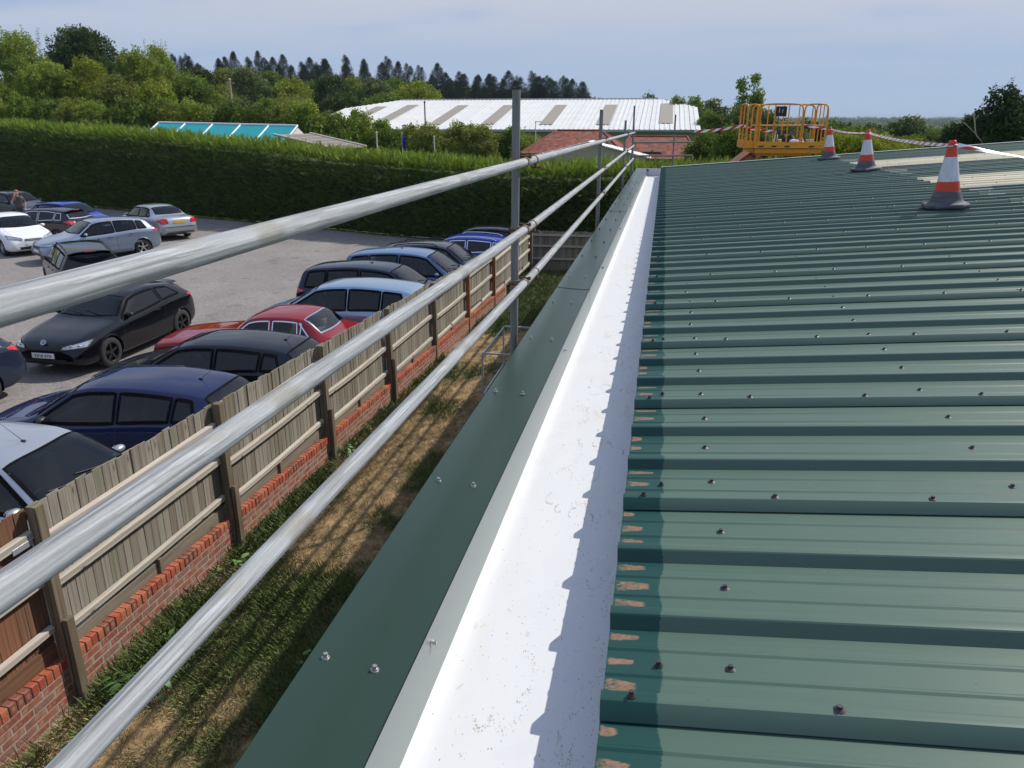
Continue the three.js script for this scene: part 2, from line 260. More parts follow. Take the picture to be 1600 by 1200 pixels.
// screws: washer and hexagonal head; near ones singly, far ones as one
const G_screw = merge([new THREE.CylinderGeometry(.0075, .0140, .0045, 14).translate(0, .0022, 0), new THREE.CylinderGeometry(.0062, .0066, .0075, 6).translate(0, .0075, 0)]);
const G_bolt = merge([new THREE.CylinderGeometry(.0108, .0112, .0022, 14).translate(0, .0011, 0), new THREE.CylinderGeometry(.0075, .0085, .0042, 12).translate(0, .0042, 0), new THREE.CylinderGeometry(.0062, .0062, .009, 6).translate(0, .0098, 0)]);
const M_screw = std({ color: lin(.055, .048, .05), roughness: .45, metalness: .3 }), M_steel = std({ color: lin(.48, .47, .45), roughness: .35, metalness: .8 });
{
  srand(91); const far = [];
  const put = (g, m, p, tilt, Z, near, nm) => { if (Z < near) { const o = bpart(nm, g, m); o.position.add(p); o.rotation.z = tilt; o.rotation.x = rr(-.05, .05); } else { const q = g.clone(); q.rotateZ(tilt); q.translate(p.x, p.y, p.z); far.push(q); } };
  for (let k = -1; k < 21; k++) {
    const L = LAP0 + k;
    if (L > 0) put(G_bolt, M_screw, roofPt(.07, RH + .0026, L), SL, L, 6, 'roof_screw');
    if (L > 0) put(G_bolt, M_screw, roofPt(.128 + .0, 0.0002, L + .155), SL, L, 6, 'roof_screw');
    for (let s = .51; s < 10; s += .478) put(G_screw, M_screw, roofPt(s + rr(-.03, .03), (s > LOWER - .16 ? .0036 : 0) + RH + .0026, L), SL, L, 5.2, 'roof_screw');
    for (let r = 0; r < 3; r++) for (const s of [.306, 1.285, 2.45, 3.65, 4.9, 6.2, 7.5, 8.8]) if (L > 0 || r > 0) put(G_screw, M_screw, roofPt(s + rr(-.012, .012), s > LOWER - .16 ? .0036 : 0, L + r * PITCH + .166 + rr(-.02, .02)), SL, L, 5.2, 'roof_screw');
  }
  for (let i = -1; i < 21; i++) { const Z = 1.48 + i * 1.02;
    for (const a of [.16, .68]) put(G_bolt, M_steel, V(lerp(capOut(Z), capIn(Z), a), CAPY + .011 * (1 - a) + .001, -Z + rr(-.015, .015)), -.04, Z, 7, 'capping_screw'); }
  for (let i = 0; i < 9; i++) { const Z = 1.66 + i * 2.83; put(G_bolt, M_steel, V(capIn(Z) + .0035, CAPY - .045, -Z), -Math.PI / 2, Z, 7, 'capping_screw'); }
  const o = bpart('roof_screw', merge(far), M_screw); o.userData.kind = 'stuff';
}

// ---------------------------------------------------------------- scaffold guard rail along the eave
const T_galv = dataTex(256, 1024, (u, v) => { const s = fbm(u * 26, v * 5, 26, 5, 4, 71), b = fbm(u * 3, v * 6, 3, 6, 3, 75), k = h2(Math.floor(u * 256), Math.floor(v * 220), 3); const w = sstep(.62, .70, fbm(u * 40, v * 14, 40, 14, 2, 79)); let c = mix3([112, 114, 114], [168, 171, 174], clamp(s * 1.5 + b * .5 - .5)); c = mix3(c, [196, 198, 202], w * .4); c = mix3(c, [118, 112, 98], sstep(.63, .75, b) * .45); const n = (k - .5) * 12; return [c[0] + n, c[1] + n, c[2] + n]; });
const M_galv = std({ map: T_galv, bumpMap: T_galv, bumpScale: .0006, roughness: .66, metalness: .0, bumpScale: .0009 });
const T_galvD = dataTex(128, 512, (u, v) => { const s = fbm(u * 12, v * 9, 12, 9, 4, 171); return mix3([92, 94, 92], [134, 137, 136], s); });
const M_galvD = std({ map: T_galvD, roughness: .6, metalness: .0 });
const M_rust = std({ map: dataTex(64, 64, (u, v) => mix3([74, 52, 40], [128, 96, 72], fbm(u * 6, v * 6, 6, 6, 3, 5))), roughness: .85, metalness: .2 });
const M_coup = std({ map: dataTex(64, 64, (u, v) => mix3([120, 104, 88], [158, 146, 130], fbm(u * 5, v * 5, 5, 5, 3, 15))), roughness: .6, metalness: .4 });
const TR = .0242;
function tubeUV(a, b, r = TR) { const d = b.clone().sub(a), L = d.length(); const g = new THREE.CylinderGeometry(r, r, L, 24, Math.max(1, Math.ceil(L)), false); const uv = g.attributes.uv; for (let i = 0; i < uv.count; i++) uv.setXY(i, uv.getX(i), uv.getY(i) * L / 1.6); g.translate(0, L / 2, 0); g.applyQuaternion(new THREE.Quaternion().setFromUnitVectors(V(0, 1, 0), d.normalize())); return g.translate(a.x, a.y, a.z); }
{
  const sc = thing('scaffold_guard_rail', 'galvanised tube scaffold guard rail standing along the gutter edge', 'scaffolding', [-.86, 0, -10]);
  const P = (n, g, m) => { const o = part(n, g, m, sc); o.position.sub(sc.position); return o; };
  const at = (X, Y, Z) => V(X, 5 + Y, -Z), XR = -.802, XP = -.858;
  const poles = [[4.63, .165], [10.88, .135], [17.56, .0], [22.0, .37]];
  for (const [Z, top] of poles) { P('standard', tubeUV(V(XP - .012 - (Z < 5 ? .03 : 0), 0.02, -Z), at(XP + .004, top, Z)), M_galvD); P('base_plate', bx(.15, .02, .15, XP - .02, .062, -Z), M_galvD).position.y -= .045; }
  // three rails; each is two tubes meeting just past the first standard
  const rails = [[[-1.2, -.214], [4.86, -.234], [11.2, -.262], [22.2, -.315]], [[-1.2, -.545], [4.82, -.630], [11.2, -.634], [22.2, -.645]], [[-1.2, -.865], [4.95, -.958], [11.2, -.965], [22.2, -.985]]];
  const ring = (p, d, r, w, m, nm) => P(nm, bar(p.clone().addScaledVector(d, -w / 2), p.clone().addScaledVector(d, w / 2), r, 18), m);
  rails.forEach((rl, ri) => {
    for (let i = 0; i < 3; i++) { const a = at(XR, rl[i][1], rl[i][0] + (i ? .004 : 0)), b = at(XR + (i == 2 ? -.02 : 0), rl[i + 1][1], rl[i + 1][0]); P('rail_tube', tubeUV(a, b), M_galv); }
    // sleeve coupler at the joint, band clips each side
    for (const jz of [rl[1][0], rl[2][0]]) { const y = jz < 6 ? rl[1][1] : rl[2][1], p = at(XR, y, jz), d = V(0, 0, -1); ring(p.clone().add(V(0, 0, -.10)), d, TR + .0055, .022, M_coup, 'sleeve_band');
      const g = [rbx(.016, .030, .03, .004, XR + .012, p.y - .038, p.z - .10), bar(V(XR - .02, p.y - .046, p.z - .10), V(XR + .045, p.y - .046, p.z - .10), .006, 6), new THREE.CylinderGeometry(.011, .011, .012, 6).rotateZ(Math.PI / 2).translate(XR + .04, p.y - .046, p.z - .10)]; P('coupler_bolt', g, M_rust); }
    // right-angle couplers on the standards
    poles.forEach(([Z], pi) => {
      const y = Z < 5 ? lerp(rl[0][1], rl[1][1], (Z + 1.2) / 6.06) : Z < 11.2 ? rl[1][1] * .05 + rl[2][1] * .95 : lerp(rl[2][1], rl[3][1], (Z - 11.2) / 11), p = at(XR, y, Z), d = V(0, 0, -1), big = pi < 2;
      ring(p.clone().add(V(0, 0, .0)), d, TR + .006, .042, M_coup, 'coupler');
      ring(at(XP, y + .0, Z), V(0, 1, 0), TR + .006, .040, M_coup, 'coupler');
      P('coupler_bolt', [rbx(.05, .026, .05, .006, (XR + XP) / 2, p.y + .004, p.z), bar(V(XR - .03, p.y + .034, p.z - .012), V(XR + .035, p.y + .03, p.z - .012), .0065, 6), new THREE.CylinderGeometry(.012, .012, .014, 6).rotateZ(Math.PI / 2).translate(XR + .03, p.y + .031, p.z - .012), bar(V(XP - .035, p.y, p.z + .036), V(XP + .05, p.y, p.z + .036), .0065, 6), new THREE.CylinderGeometry(.012, .012, .014, 6).rotateZ(Math.PI / 2).translate(XP - .03, p.y, p.z + .036)], M_rust);
    });
  });
  // short return across the gable end
  for (const Y of [-.31, -.62, -.985]) P('rail_tube', tubeUV(at(-.92, Y + .01, 23.35), at(.80, Y + .035, 23.42)), M_galvD);
  P('standard', tubeUV(V(.25, .02, -23.46), at(.25, .15, 23.46)), M_galvD); P('base_plate', bx(.15, .02, .15, .25, .012, -23.46), M_galvD);
  P('standard', tubeUV(V(-.9, .02, -23.4), at(-.9, -.15, 23.40)), M_galvD); P('base_plate', bx(.15, .02, .15, -.9, .062, -23.4), M_galvD).position.y -= .045;
}
{ // thin angle-iron cage standing on the lawn at the foot of the wall
  const c = thing('metal_frame_cage', 'thin galvanised bar frame standing on the grass beside the building wall', 'frame', [-1.75, 0, -10.4]);
  const m = std({ color: lin(.33, .36, .37), roughness: .5, metalness: .4 });
  const x0 = -.5, x1 = .5, z0 = .7, z1 = -.75, ys = [1.42, 2.0];
  for (const x of [x0, x1]) for (const z of [z0, z1]) part('upright', bx(.025, 2.0, .025, x, 1.0, z), m, c);
  for (const y of ys) { for (const x of [x0, x1]) part('side_bar', bx(.022, .022, z0 - z1, x, y, (z0 + z1) / 2), m, c); for (const z of [z0, z1]) part('cross_bar', bx(x1 - x0, .022, .022, 0, y + .023, z), m, c); }
}
// ---------------------------------------------------------------- fence of upright boards on a low brick wall
const woodTex = (seed, a, b, d) => dataTex(128, 512, (u, v) => { const g = fbm(u * 14, v * 2, 14, 2, 4, seed), s = fbm(u * 5, v * 1, 5, 1, 3, seed + 5), f = vn(u * 64, v * 10, 64, 10, seed + 9); let c = mix3(a, b, clamp(g * 1.3 + s * .7 - .5)); c = mix3(c, d, sstep(.66, .82, g) * .7); const kx = u - .35 - .2 * h2(seed, 1, 1), ky = (v - .3 - .4 * h2(seed, 2, 2)) * 5, kn = Math.exp(-(kx * kx + ky * ky) * 180); c = mix3(c, [70, 54, 42], kn * .8); const n = (f - .5) * 16; return [c[0] + n, c[1] + n, c[2] + n]; });
const M_boards = [[201, [110, 103, 92], [153, 146, 132], [80, 72, 60]], [211, [116, 109, 97], [160, 153, 139], [86, 79, 66]], [221, [102, 93, 80], [142, 133, 116], [72, 63, 52]], [231, [110, 106, 90], [147, 144, 127], [77, 76, 59]], [241, [123, 115, 105], [167, 161, 147], [91, 83, 73]]].map(([s, a, b, d]) => { const t = woodTex(s, a, b, d); return std({ map: t, bumpMap: t, bumpScale: .003, roughness: .95 }); });
const M_red = [[251, [108, 70, 48], [150, 104, 76], [80, 52, 38]], [261, [96, 66, 48], [136, 98, 74], [70, 50, 40]]].map(([s, a, b, d]) => { const t = woodTex(s, a, b, d); return std({ map: t, bumpMap: t, bumpScale: .003, roughness: .95 }); });
const M_rail = [[271, [158, 148, 136], [206, 197, 184], [100, 88, 74]], [281, [148, 139, 126], [196, 188, 174], [96, 84, 70]]].map(([s, a, b, d]) => { const t = woodTex(s, a, b, d); return std({ map: t, bumpMap: t, bumpScale: .003, roughness: .95 }); });
const M_post = [[291, [104, 90, 72], [140, 126, 106], [74, 62, 48]], [295, [96, 84, 66], [132, 120, 98], [70, 58, 46]]].map(([s, a, b, d]) => { const t = woodTex(s, a, b, d); return std({ map: t, bumpMap: t, bumpScale: .004, roughness: .95 }); });
const M_postNew = (() => { const t = woodTex(299, [128, 84, 50], [160, 112, 72], [96, 62, 38]); return std({ map: t, roughness: .9 }); })();
const fX = (Z) => -4.86 + (Z - 4.75) * .0325, fTop = (Z) => 2.02 - (Z - 4.75) * .0205, FP = 2.58;
const FA = -Math.atan(.0325);
// a board: thin wedge section, uv along its length
function boardGeo(w, h, t0, t1) { const s = [[-w / 2, 0], [w / 2, 0], [w / 2, t1], [-w / 2, t0]]; const pos = [], uv = []; const q = (a, b, c, d, ua, ub) => { for (const [p, u] of [[a, [ua, 0]], [b, [ub, 0]], [c, [ub, h]], [a, [ua, 0]], [c, [ub, h]], [d, [ua, h]]]) { pos.push(...p); uv.push(u[0] + .5, u[1] / 1.7); } };
  for (let i = 0; i < 4; i++) { const [z0, x0] = s[i], [z1, x1] = s[(i + 1) % 4]; q([x0, 0, z0], [x1, 0, z1], [x1, h, z1], [x0, h, z0], z0 / w, z1 / w + (z0 == z1 ? .08 : 0)); }
  q([s[0][1], h, s[0][0]], [s[1][1], h, s[1][0]], [s[2][1], h, s[2][0]], [s[3][1], h, s[3][0]], 0, .2);
  const g = new THREE.BufferGeometry(); g.setAttribute('position', new THREE.Float32BufferAttribute(pos, 3)); g.setAttribute('uv', new THREE.Float32BufferAttribute(uv, 2)); g.computeVertexNormals(); return g; }
const railGeo = (L, w, t) => { const g = new THREE.BoxGeometry(t, w, L, 1, 1, 6); const uv = g.attributes.uv, p = g.attributes.position; for (let i = 0; i < p.count; i++) { uv.setXY(i, (p.getY(i) / w) * .45 + .5 + p.getX(i) * 3, p.getZ(i) / 1.7); } const m = g; return m; };
{
  srand(404);
  const fe = thing('timber_fence', 'weathered grey board fence with rails and posts standing on the brick wall', 'fence', [-4.6, 0, -15]);
  const P = (n, g, m, p) => { const o = part(n, g, m, fe); o.position.copy(p).sub(fe.position); return o; };
  const G_b = [.096, .104, .11].map(w => boardGeo(w * 1.16, 1, .0112, .0148));
  const bays = []; for (let k = -2; k <= 7; k++) bays.push(4.75 + k * FP);
  bays.forEach((z0, bi) => {
    const z1 = z0 + FP, red = bi <= 1, Xm = fX(z0 + FP / 2);
    let z = z0 + .02; while (z < z1 - .03) {
      const gi = (R() * 3) | 0, w = [.096, .104, .11][gi]; if (z + w > z1 + .03) break; const Zc = z + w / 2, top = fTop(Zc) + rr(-.012, .012), y0 = .74 - (Zc - 4.75) * .010;
      const o = P('board', G_b[gi], red ? (R() < .75 ? M_red[(R() * 2) | 0] : M_boards[0]) : M_boards[(R() * 5) | 0], V(fX(Zc) - .075, y0, -Zc)); o.scale.y = top - y0; o.rotation.set(rr(-.004, .004), FA + rr(-.012, .012), rr(-.005, .005)); z += w * rr(.95, .99);
    }
    // rails on this side, each with a slight sag
    [[.27], [.71], [1.17]].forEach(([dn], ri) => { const g = railGeo(FP - .10, ri == 2 ? .062 : .07, .045); const p = g.attributes.position; const sag = rr(.0, .018) * (ri == 1 ? 1.4 : .8); for (let i = 0; i < p.count; i++) { const t = p.getZ(i) / FP; p.setY(i, p.getY(i) - sag * (1 - 4 * t * t)); if (p.getX(i) > 0 && p.getY(i) > 0) p.setY(i, p.getY(i) - .012); } g.computeVertexNormals();
      const o = P('rail', g, M_rail[(R() * 2) | 0], V(Xm - .028, (fTop(z0 + FP / 2)) - dn, -(z0 + FP / 2))); o.rotation.y = FA; o.rotation.x = Math.atan(.0205) + rr(-.006, .006); });
    // gravel board and its middle cleat
    { const g = railGeo(FP - .1, .17, .03); const yb = .67 - (z0 + FP / 2 - 4.75) * .010; const o = P('gravel_board', g, red ? M_red[1] : M_boards[2], V(Xm - .045, yb - .03, -(z0 + FP / 2))); o.rotation.y = FA; o.rotation.x = Math.atan(.010);
      const c = P('cleat', boardGeo(.05, .21, .03, .03), M_post[0], V(Xm - .03, yb - .12, -(z0 + FP / 2) + rr(-.1, .1))); c.rotation.y = FA; }
  });
  for (let k = -2; k <= 8; k++) { const Z = 4.75 + k * FP, h = fTop(Z) + .03; const nw = k == 5 || k == 6; const g = sboxUV(new RoundedBoxGeometry(.095, h, .095, 2, .008), 1); const uv = g.attributes.uv; for (let i = 0; i < uv.count; i++) uv.setXY(i, uv.getX(i) * 3, uv.getY(i) / 1.7); const o = P('post', g, nw ? M_postNew : M_post[(k + 2) % 2], V(fX(Z) + .012, h / 2, -Z)); o.rotation.y = FA; if (k <= 3) { const s = P('post', sboxUV(new RoundedBoxGeometry(.05, .98, .085, 2, .006), .6), M_post[(k + 3) % 2], V(fX(Z) + .095, .49, -Z)); s.userData.label = 'short repair spur bolted to the post'; s.rotation.y = FA; } }
  { const pl = P('mending_plate', rbx(.006, .052, .20, .002), std({ color: lin(.50, .55, .60), roughness: .35, metalness: .5 }), V(fX(4.45) + .0, fTop(4.45) - .272, -4.58)); pl.rotation.y = FA; }
}
{ // cross fence at the far end of the lawn
  srand(505);
  const fe = thing('closeboard_fence', 'grey board fence closing the far end of the lawn below the hedge', 'fence', [-2.2, 0, -26.1]);
  const G = boardGeo(.125, 1, .006, .018); const P = (n, g, m, x, y, z) => { const o = part(n, g, m, fe); o.position.set(x, y, z); return o; };
  for (let i = 0; i < 38; i++) { const o = P('board', G, M_boards[(R() * 5) | 0], -2.0 + i * .113, .16, -.02); o.rotation.y = -Math.PI / 2; o.scale.y = 1.28 + rr(-.012, .012); }
  for (const y of [.52, .95, 1.32]) { const o = P('rail', railGeo(4.3, .065, .045), M_rail[0], .1, y, .035); o.rotation.y = Math.PI / 2; }
  for (const x of [-.3, 1.5]) P('post', sboxUV(bx(.09, 1.42, .09), 1), M_post[0], x, .71, -.12);
  const gb = P('gravel_board', railGeo(4.3, .15, .03), M_boards[2], .1, .09, -.0); gb.rotation.y = Math.PI / 2;
}
// low brick wall under the fence: bricks on edge along the top, stretcher courses below
{
  srand(606);
  const bw = thing('brick_wall', 'low red brick wall with bricks on edge along its top', 'wall', [-4.75, 0, -12]);
  const T_brick = (s, a, b) => { const t = dataTex(128, 128, (u, v) => { const n = fbm(u * 8, v * 8, 8, 8, 4, s), f = h2(Math.floor(u * 128), Math.floor(v * 128), s); const c = mix3(a, b, n); const k = (f - .5) * 18; const l = sstep(.60, .72, fbm(u * 5, v * 5, 5, 5, 3, s + 40)) * .35; const o = mix3(c, [176, 160, 142], l); return [o[0] + k, o[1] + k, o[2] + k]; }); return std({ map: t, bumpMap: t, bumpScale: .0025, roughness: .95 }); };
  const MT = [[1, [150, 70, 46], [184, 98, 68]], [2, [138, 60, 42], [172, 84, 58]], [3, [162, 84, 56], [190, 112, 80]], [4, [116, 66, 52], [150, 90, 70]]].map(([s, a, b]) => T_brick(300 + s, a, b));
  const MS = [[1, [132, 76, 60], [168, 108, 88]], [2, [128, 78, 64], [160, 106, 90]], [3, [120, 66, 52], [156, 92, 74]], [4, [122, 82, 70], [152, 112, 98]]].map(([s, a, b]) => T_brick(330 + s, a, b));
  const X0 = -4.70;
  const wx = (Z) => fX(Z) + .040;                                 // front face of the wall follows the fence
  const topY = (Z) => .60 - (Z - 4.75) * .0085;
  const Gh = [0, 1, 2].map(i => sboxUV(new RoundedBoxGeometry(.215, .102, .0655, 1, .006), 4)), Gs = sboxUV(new RoundedBoxGeometry(.1, .065, .2145, 1, .005), 4), farH = [[], [], [], []], farS = [[], [], [], []];
  const put = (g, m, p, far, near, Z, ry, rx) => { if (Z < near) { const o = part('brick', g, m, bw); o.position.copy(p).sub(bw.position); o.rotation.set(rx, ry, 0); } else { const q = g.clone(); q.rotateY(ry); q.translate(p.x, p.y, p.z); far[(R() * 4) | 0].push(q); } };
  for (let Z = .2; Z < 21.5; Z += .0755) { const c = wx(Z) - .10; put(Gh[0], MT[(R() * 4) | 0], V(c + rr(-.004, .004), topY(Z) - .052 + rr(-.002, .002), -Z), farH, 12.5, Z, FA + rr(-.02, .02), .0085); }
  for (let r = 0; r < 6; r++) for (let Z = .25 + (r % 2) * .1125; Z < 21.5; Z += .225) { const y = topY(Z) - .112 - .010 - .0325 - r * .075; if (y < .02) continue; put(Gs, MS[(R() * 4) | 0], V(wx(Z) - .052 + rr(-.0015, .0015), y, -Z), farS, r < 5 ? 11 : 0, Z, FA, .0085); }
  for (let i = 0; i < 4; i++) for (const [l, m] of [[farH, MT], [farS, MS]]) { const o = part('brick', merge(l[i]), m[i], bw); o.position.sub(bw.position); o.userData.kind = 'stuff'; }
  // mortar bed behind the joints
  const T_m = dataTex(128, 128, (u, v) => { const k = fbm(u * 16, v * 16, 16, 16, 3, 8) * 50; return [132 + k, 122 + k, 108 + k]; });
  const mor = gridGeo(40, 1, (a, b) => { const Z = lerp(.1, 21.6, a); return [wx(Z) - .0035, b ? topY(Z) - .108 : -.02, -Z]; }, (a, b) => [a * 80, b * 3]);
  const top = gridGeo(40, 1, (a, b) => { const Z = lerp(.1, 21.6, a); return [wx(Z) - .008 - b * .19, topY(Z) - .012, -Z]; }, (a, b) => [a * 80, b]);
  const topF = gridGeo(40, 1, (a, b) => { const Z = lerp(.1, 21.6, a); return [wx(Z) - .002, topY(Z) - .012 - b * .1, -Z]; }, (a, b) => [a * 80, b]);
  const back = gridGeo(40, 1, (a, b) => { const Z = lerp(.1, 21.6, a); return [wx(Z) - .198, b ? topY(Z) - .012 : -.02, -Z]; }, (a, b) => [a * 80, b * 3]);
  const o3 = part('mortar', [mor, top, topF, back], std({ map: T_m, roughness: 1 }), bw); o3.position.sub(bw.position);
  // rough concrete footing strip showing along the foot
  const ft = part('footing', gridGeo(160, 3, (a, b) => { const Z = lerp(.2, 21, a), X = wx(Z) + b * .075; return [X, .115 + .03 * fbm(Z * 3, b * 4, 999, 99, 3, 4) - b * b * .03 - (b > .9 ? .07 : 0), -Z]; }, (a, b) => [a * 60, b]), std({ map: T_m, color: lin(.62, .58, .5), roughness: 1 }), bw); ft.position.sub(bw.position);
}
// ---------------------------------------------------------------- weeds on the lawn
{
  srand(88);
  const leafG = (() => { const s = new THREE.Shape(); s.moveTo(0, 0); s.bezierCurveTo(.28, .2, .30, .65, 0, 1); s.bezierCurveTo(-.30, .65, -.28, .2, 0, 0); const g = new THREE.ShapeGeometry(s, 5); const p = g.attributes.position; for (let i = 0; i < p.count; i++) { const x = p.getX(i), y = p.getY(i); p.setZ(i, -.35 * y * y + .5 * Math.abs(x) * .5); } g.rotateX(Math.PI / 2 - .1); g.scale(1, -1, 1); g.computeVertexNormals(); return g; })();
  const mats = [[.10, .21, .045], [.13, .25, .05], [.07, .15, .04]].map(c => phy({ color: lin(...c), roughness: .6, transmission: .25 }));
  const spots = [[-4.35, 4.95, .16, 26, .42], [-4.30, 5.35, .12, 22, .34], [-2.95, 5.55, .11, 16, .22], [-2.75, 5.1, .12, 18, .26], [-4.45, 6.7, .12, 24, .34], [-4.52, 10.0, .09, 18, .36], [-2.2, 6.3, .08, 14, .18], [-3.0, 8.4, .07, 12, .16], [-2.4, 9.6, .08, 14, .18], [-3.4, 12.4, .08, 12, .18], [-1.9, 4.6, .09, 12, .18]];
  spots.forEach(([X, Z, s, n, hgt], i) => {
    const w = thing('weed_plant', i < 2 || i == 4 ? 'broad leaved weed growing against the foot of the brick wall' : i == 5 ? 'small creeper at the foot of the brick wall between fence posts' : 'low leafy weed growing in the dry grass', 'plant', [X, lawnY(X, Z), -Z], 0, i < 2 || i == 4 ? 'weeds by the brick wall' : i == 5 ? undefined : 'weeds in the grass');
    for (let k = 0; k < n; k++) { const a = rr(0, 6.28), r = Math.sqrt(R()) * hgt * .55, y = hgt * rr(.15, .9) * (1 - r / hgt * .6); const o = part('leaf', leafG, mats[(R() * 3) | 0], w); o.scale.setScalar(s * rr(.6, 1.15)); o.rotation.set(rr(-.3, .5), a, rr(-.3, .3)); o.position.set(Math.sin(a) * r, y, Math.cos(a) * r); }
    const st = []; for (let k = 0; k < 6; k++) { const a = rr(0, 6.28), r = hgt * .4; st.push(bar(V(0, -.01, 0), V(Math.sin(a) * r, hgt * rr(.4, .8), Math.cos(a) * r), .004, 5, .002)); } part('stem', st, mats[2], w);
  });
}

// ---------------------------------------------------------------- traffic cones on the roof and barrier tape
const M_cred = phy({ color: lin(.72, .055, .02), roughness: .5, map: dataTex(64, 64, (u, v) => { const k = 225 + 30 * fbm(u * 6, v * 6, 6, 6, 3, 3); return [k, k, k]; }) }), M_cwhite = phy({ color: lin(.72, .73, .78), roughness: .38, map: dataTex(128, 128, (u, v) => { const k = 215 + 40 * fbm(u * 24, v * 3, 24, 3, 4, 33); return [k, k, k]; }) }), M_cblack = std({ roughness: .7, map: dataTex(64, 64, (u, v) => mix3([58, 58, 64], [104, 104, 110], fbm(u * 8, v * 8, 8, 8, 3, 7))) });
const CONES = [];
function cone(X, Z, yaw, lean, label) {
  const p = roofPt(0, RH + .004, Z), s = (X - EX) / Math.cos(SL); const b = roofPt(s, RH + .005, Z);
  const c = thing('traffic_cone', label, 'traffic cone', [b.x, b.y, b.z], 0); c.rotation.set(0, yaw, SL + lean, 'ZYX');
  const lat = (pts, m, n) => part(n, new THREE.LatheGeometry(pts.map(q => new THREE.Vector2(...q)), 40), m, c);
  const rad = (y) => lerp(.150, .036, clamp((y - .10) / .65));
  // square rubber foot with chamfered corners
  { const h = .205, k = .075, sh = new THREE.Shape([[-h + k, -h], [h - k, -h], [h, -h + k], [h, h - k], [h - k, h], [-h + k, h], [-h, h - k], [-h, -h + k]].map(q => new THREE.Vector2(...q))); const g = new THREE.ExtrudeGeometry(sh, { depth: .018, bevelEnabled: true, bevelThickness: .018, bevelSize: .030, bevelSegments: 2 }); g.rotateX(-Math.PI / 2); g.translate(0, .018, 0);
    const f = part('foot', g, M_cblack, c); }
  lat([[.215, .050], [.200, .062], [.180, .075], [.168, .10], [.160, .125], [rad(.19) + .004, .19], [rad(.19), .1905]], M_cblack, 'skirt');
  lat([[rad(.19), .1895], [rad(.30) , .30]], M_cred, 'red_band');
  lat([[rad(.30) + .0015, .2995], [rad(.57) + .0015, .570]], M_cwhite, 'reflective_sleeve');
  lat([[rad(.57), .5695], [rad(.70), .700], [rad(.70) + .003, .702], [rad(.72) + .004, .722], [.036, .742], [.034, .75], [.022, .75], [.021, .70]], M_cred, 'red_top');
  CONES.push(V(-Math.sin(SL + lean) * .70, Math.cos(SL + lean) * .70, 0).add(c.position)); return c;
}
cone(3.98, 20.75, .2, .0, 'red and white traffic cone standing next to the yellow lift platform');
cone(3.84, 16.35, .35, .0, 'red and white traffic cone in the middle of the row of three');
cone(3.27, 9.95, -.12, -.02, 'red and white traffic cone whose tape runs off over the rooflights');
const T_tape = canvasTex(256, 64, (x, w, h) => { x.fillStyle = '#f3f0f2'; x.fillRect(0, 0, w, h); x.fillStyle = '#c8283a'; for (let i = -1; i < 3; i++) { x.beginPath(); x.moveTo(i * 128, h); x.lineTo(i * 128 + 64, h); x.lineTo(i * 128 + 128, 0); x.lineTo(i * 128 + 64, 0); x.fill(); } });
const M_tape = phy({ map: T_tape, roughness: .35, transmission: .15 });
function tape(pts, label, twist, wid = .07) {
  const c = new THREE.CatmullRomCurve3(pts), L = c.getLength(), n = Math.ceil(L * 10);
  const g = gridGeo(n, 3, (a, b) => { const p = c.getPoint(a), t = c.getTangent(a), side = V(0, 1, 0).cross(t).normalize(), up = t.clone().cross(side); const an = twist(a); const d = up.multiplyScalar(Math.cos(an)).addScaledVector(side, Math.sin(an)); const q = p.addScaledVector(d, (b - .5) * wid); const k = .008 * Math.sin(a * L * 9) * Math.sin(b * 3.1); q.y += k; return [q.x, q.y, q.z]; }, (a, b) => [a * L / .7, b]);
  const o = part(numbered('barrier_tape'), g, M_tape, scene); tag(o, label, 'tape'); return o;
}
const hang = (a, b, sag, n = 8) => { const r = []; for (let i = 0; i <= n; i++) { const t = i / n; const p = a.clone().lerp(b, t); p.y -= sag * 4 * t * (1 - t); r.push(p); } return r; };
{
  const [c1, c2, c3] = CONES, on = (c, dx, dz) => V(c.x + dx, c.y - .005, c.z + dz);
  tape(hang(on(c1, .045, .03), on(c2, -.005, -.055), .03), 'red and white barrier tape stretched between the two far cones', a => .6 + a * .5, .04);
  tape(hang(on(c2, .0, .055), on(c3, -.04, -.05), .035), 'red and white barrier tape between the middle cone and the cone by the rooflights', a => .9 - a * .8, .04);
  tape(hang(on(c3, .05, .02), V(6.6, 4.33, -9.7), .06), 'twisted red and white barrier tape leaving the cone over the rooflights', a => .9 * Math.sin(a * 9) + .4, .06);
  const wrap = (c, nm) => { const o = part(numbered('barrier_tape'), new THREE.TorusGeometry(.046, .012, 6, 20).rotateX(Math.PI / 2).scale(1, 1.4, 1).translate(c.x, c.y - .006, c.z), M_tape, scene); tag(o, nm, 'tape', 'tape knots on the cones'); };
  for (const c of CONES) wrap(c, 'crumpled loop of barrier tape tied round the neck of a cone');
}
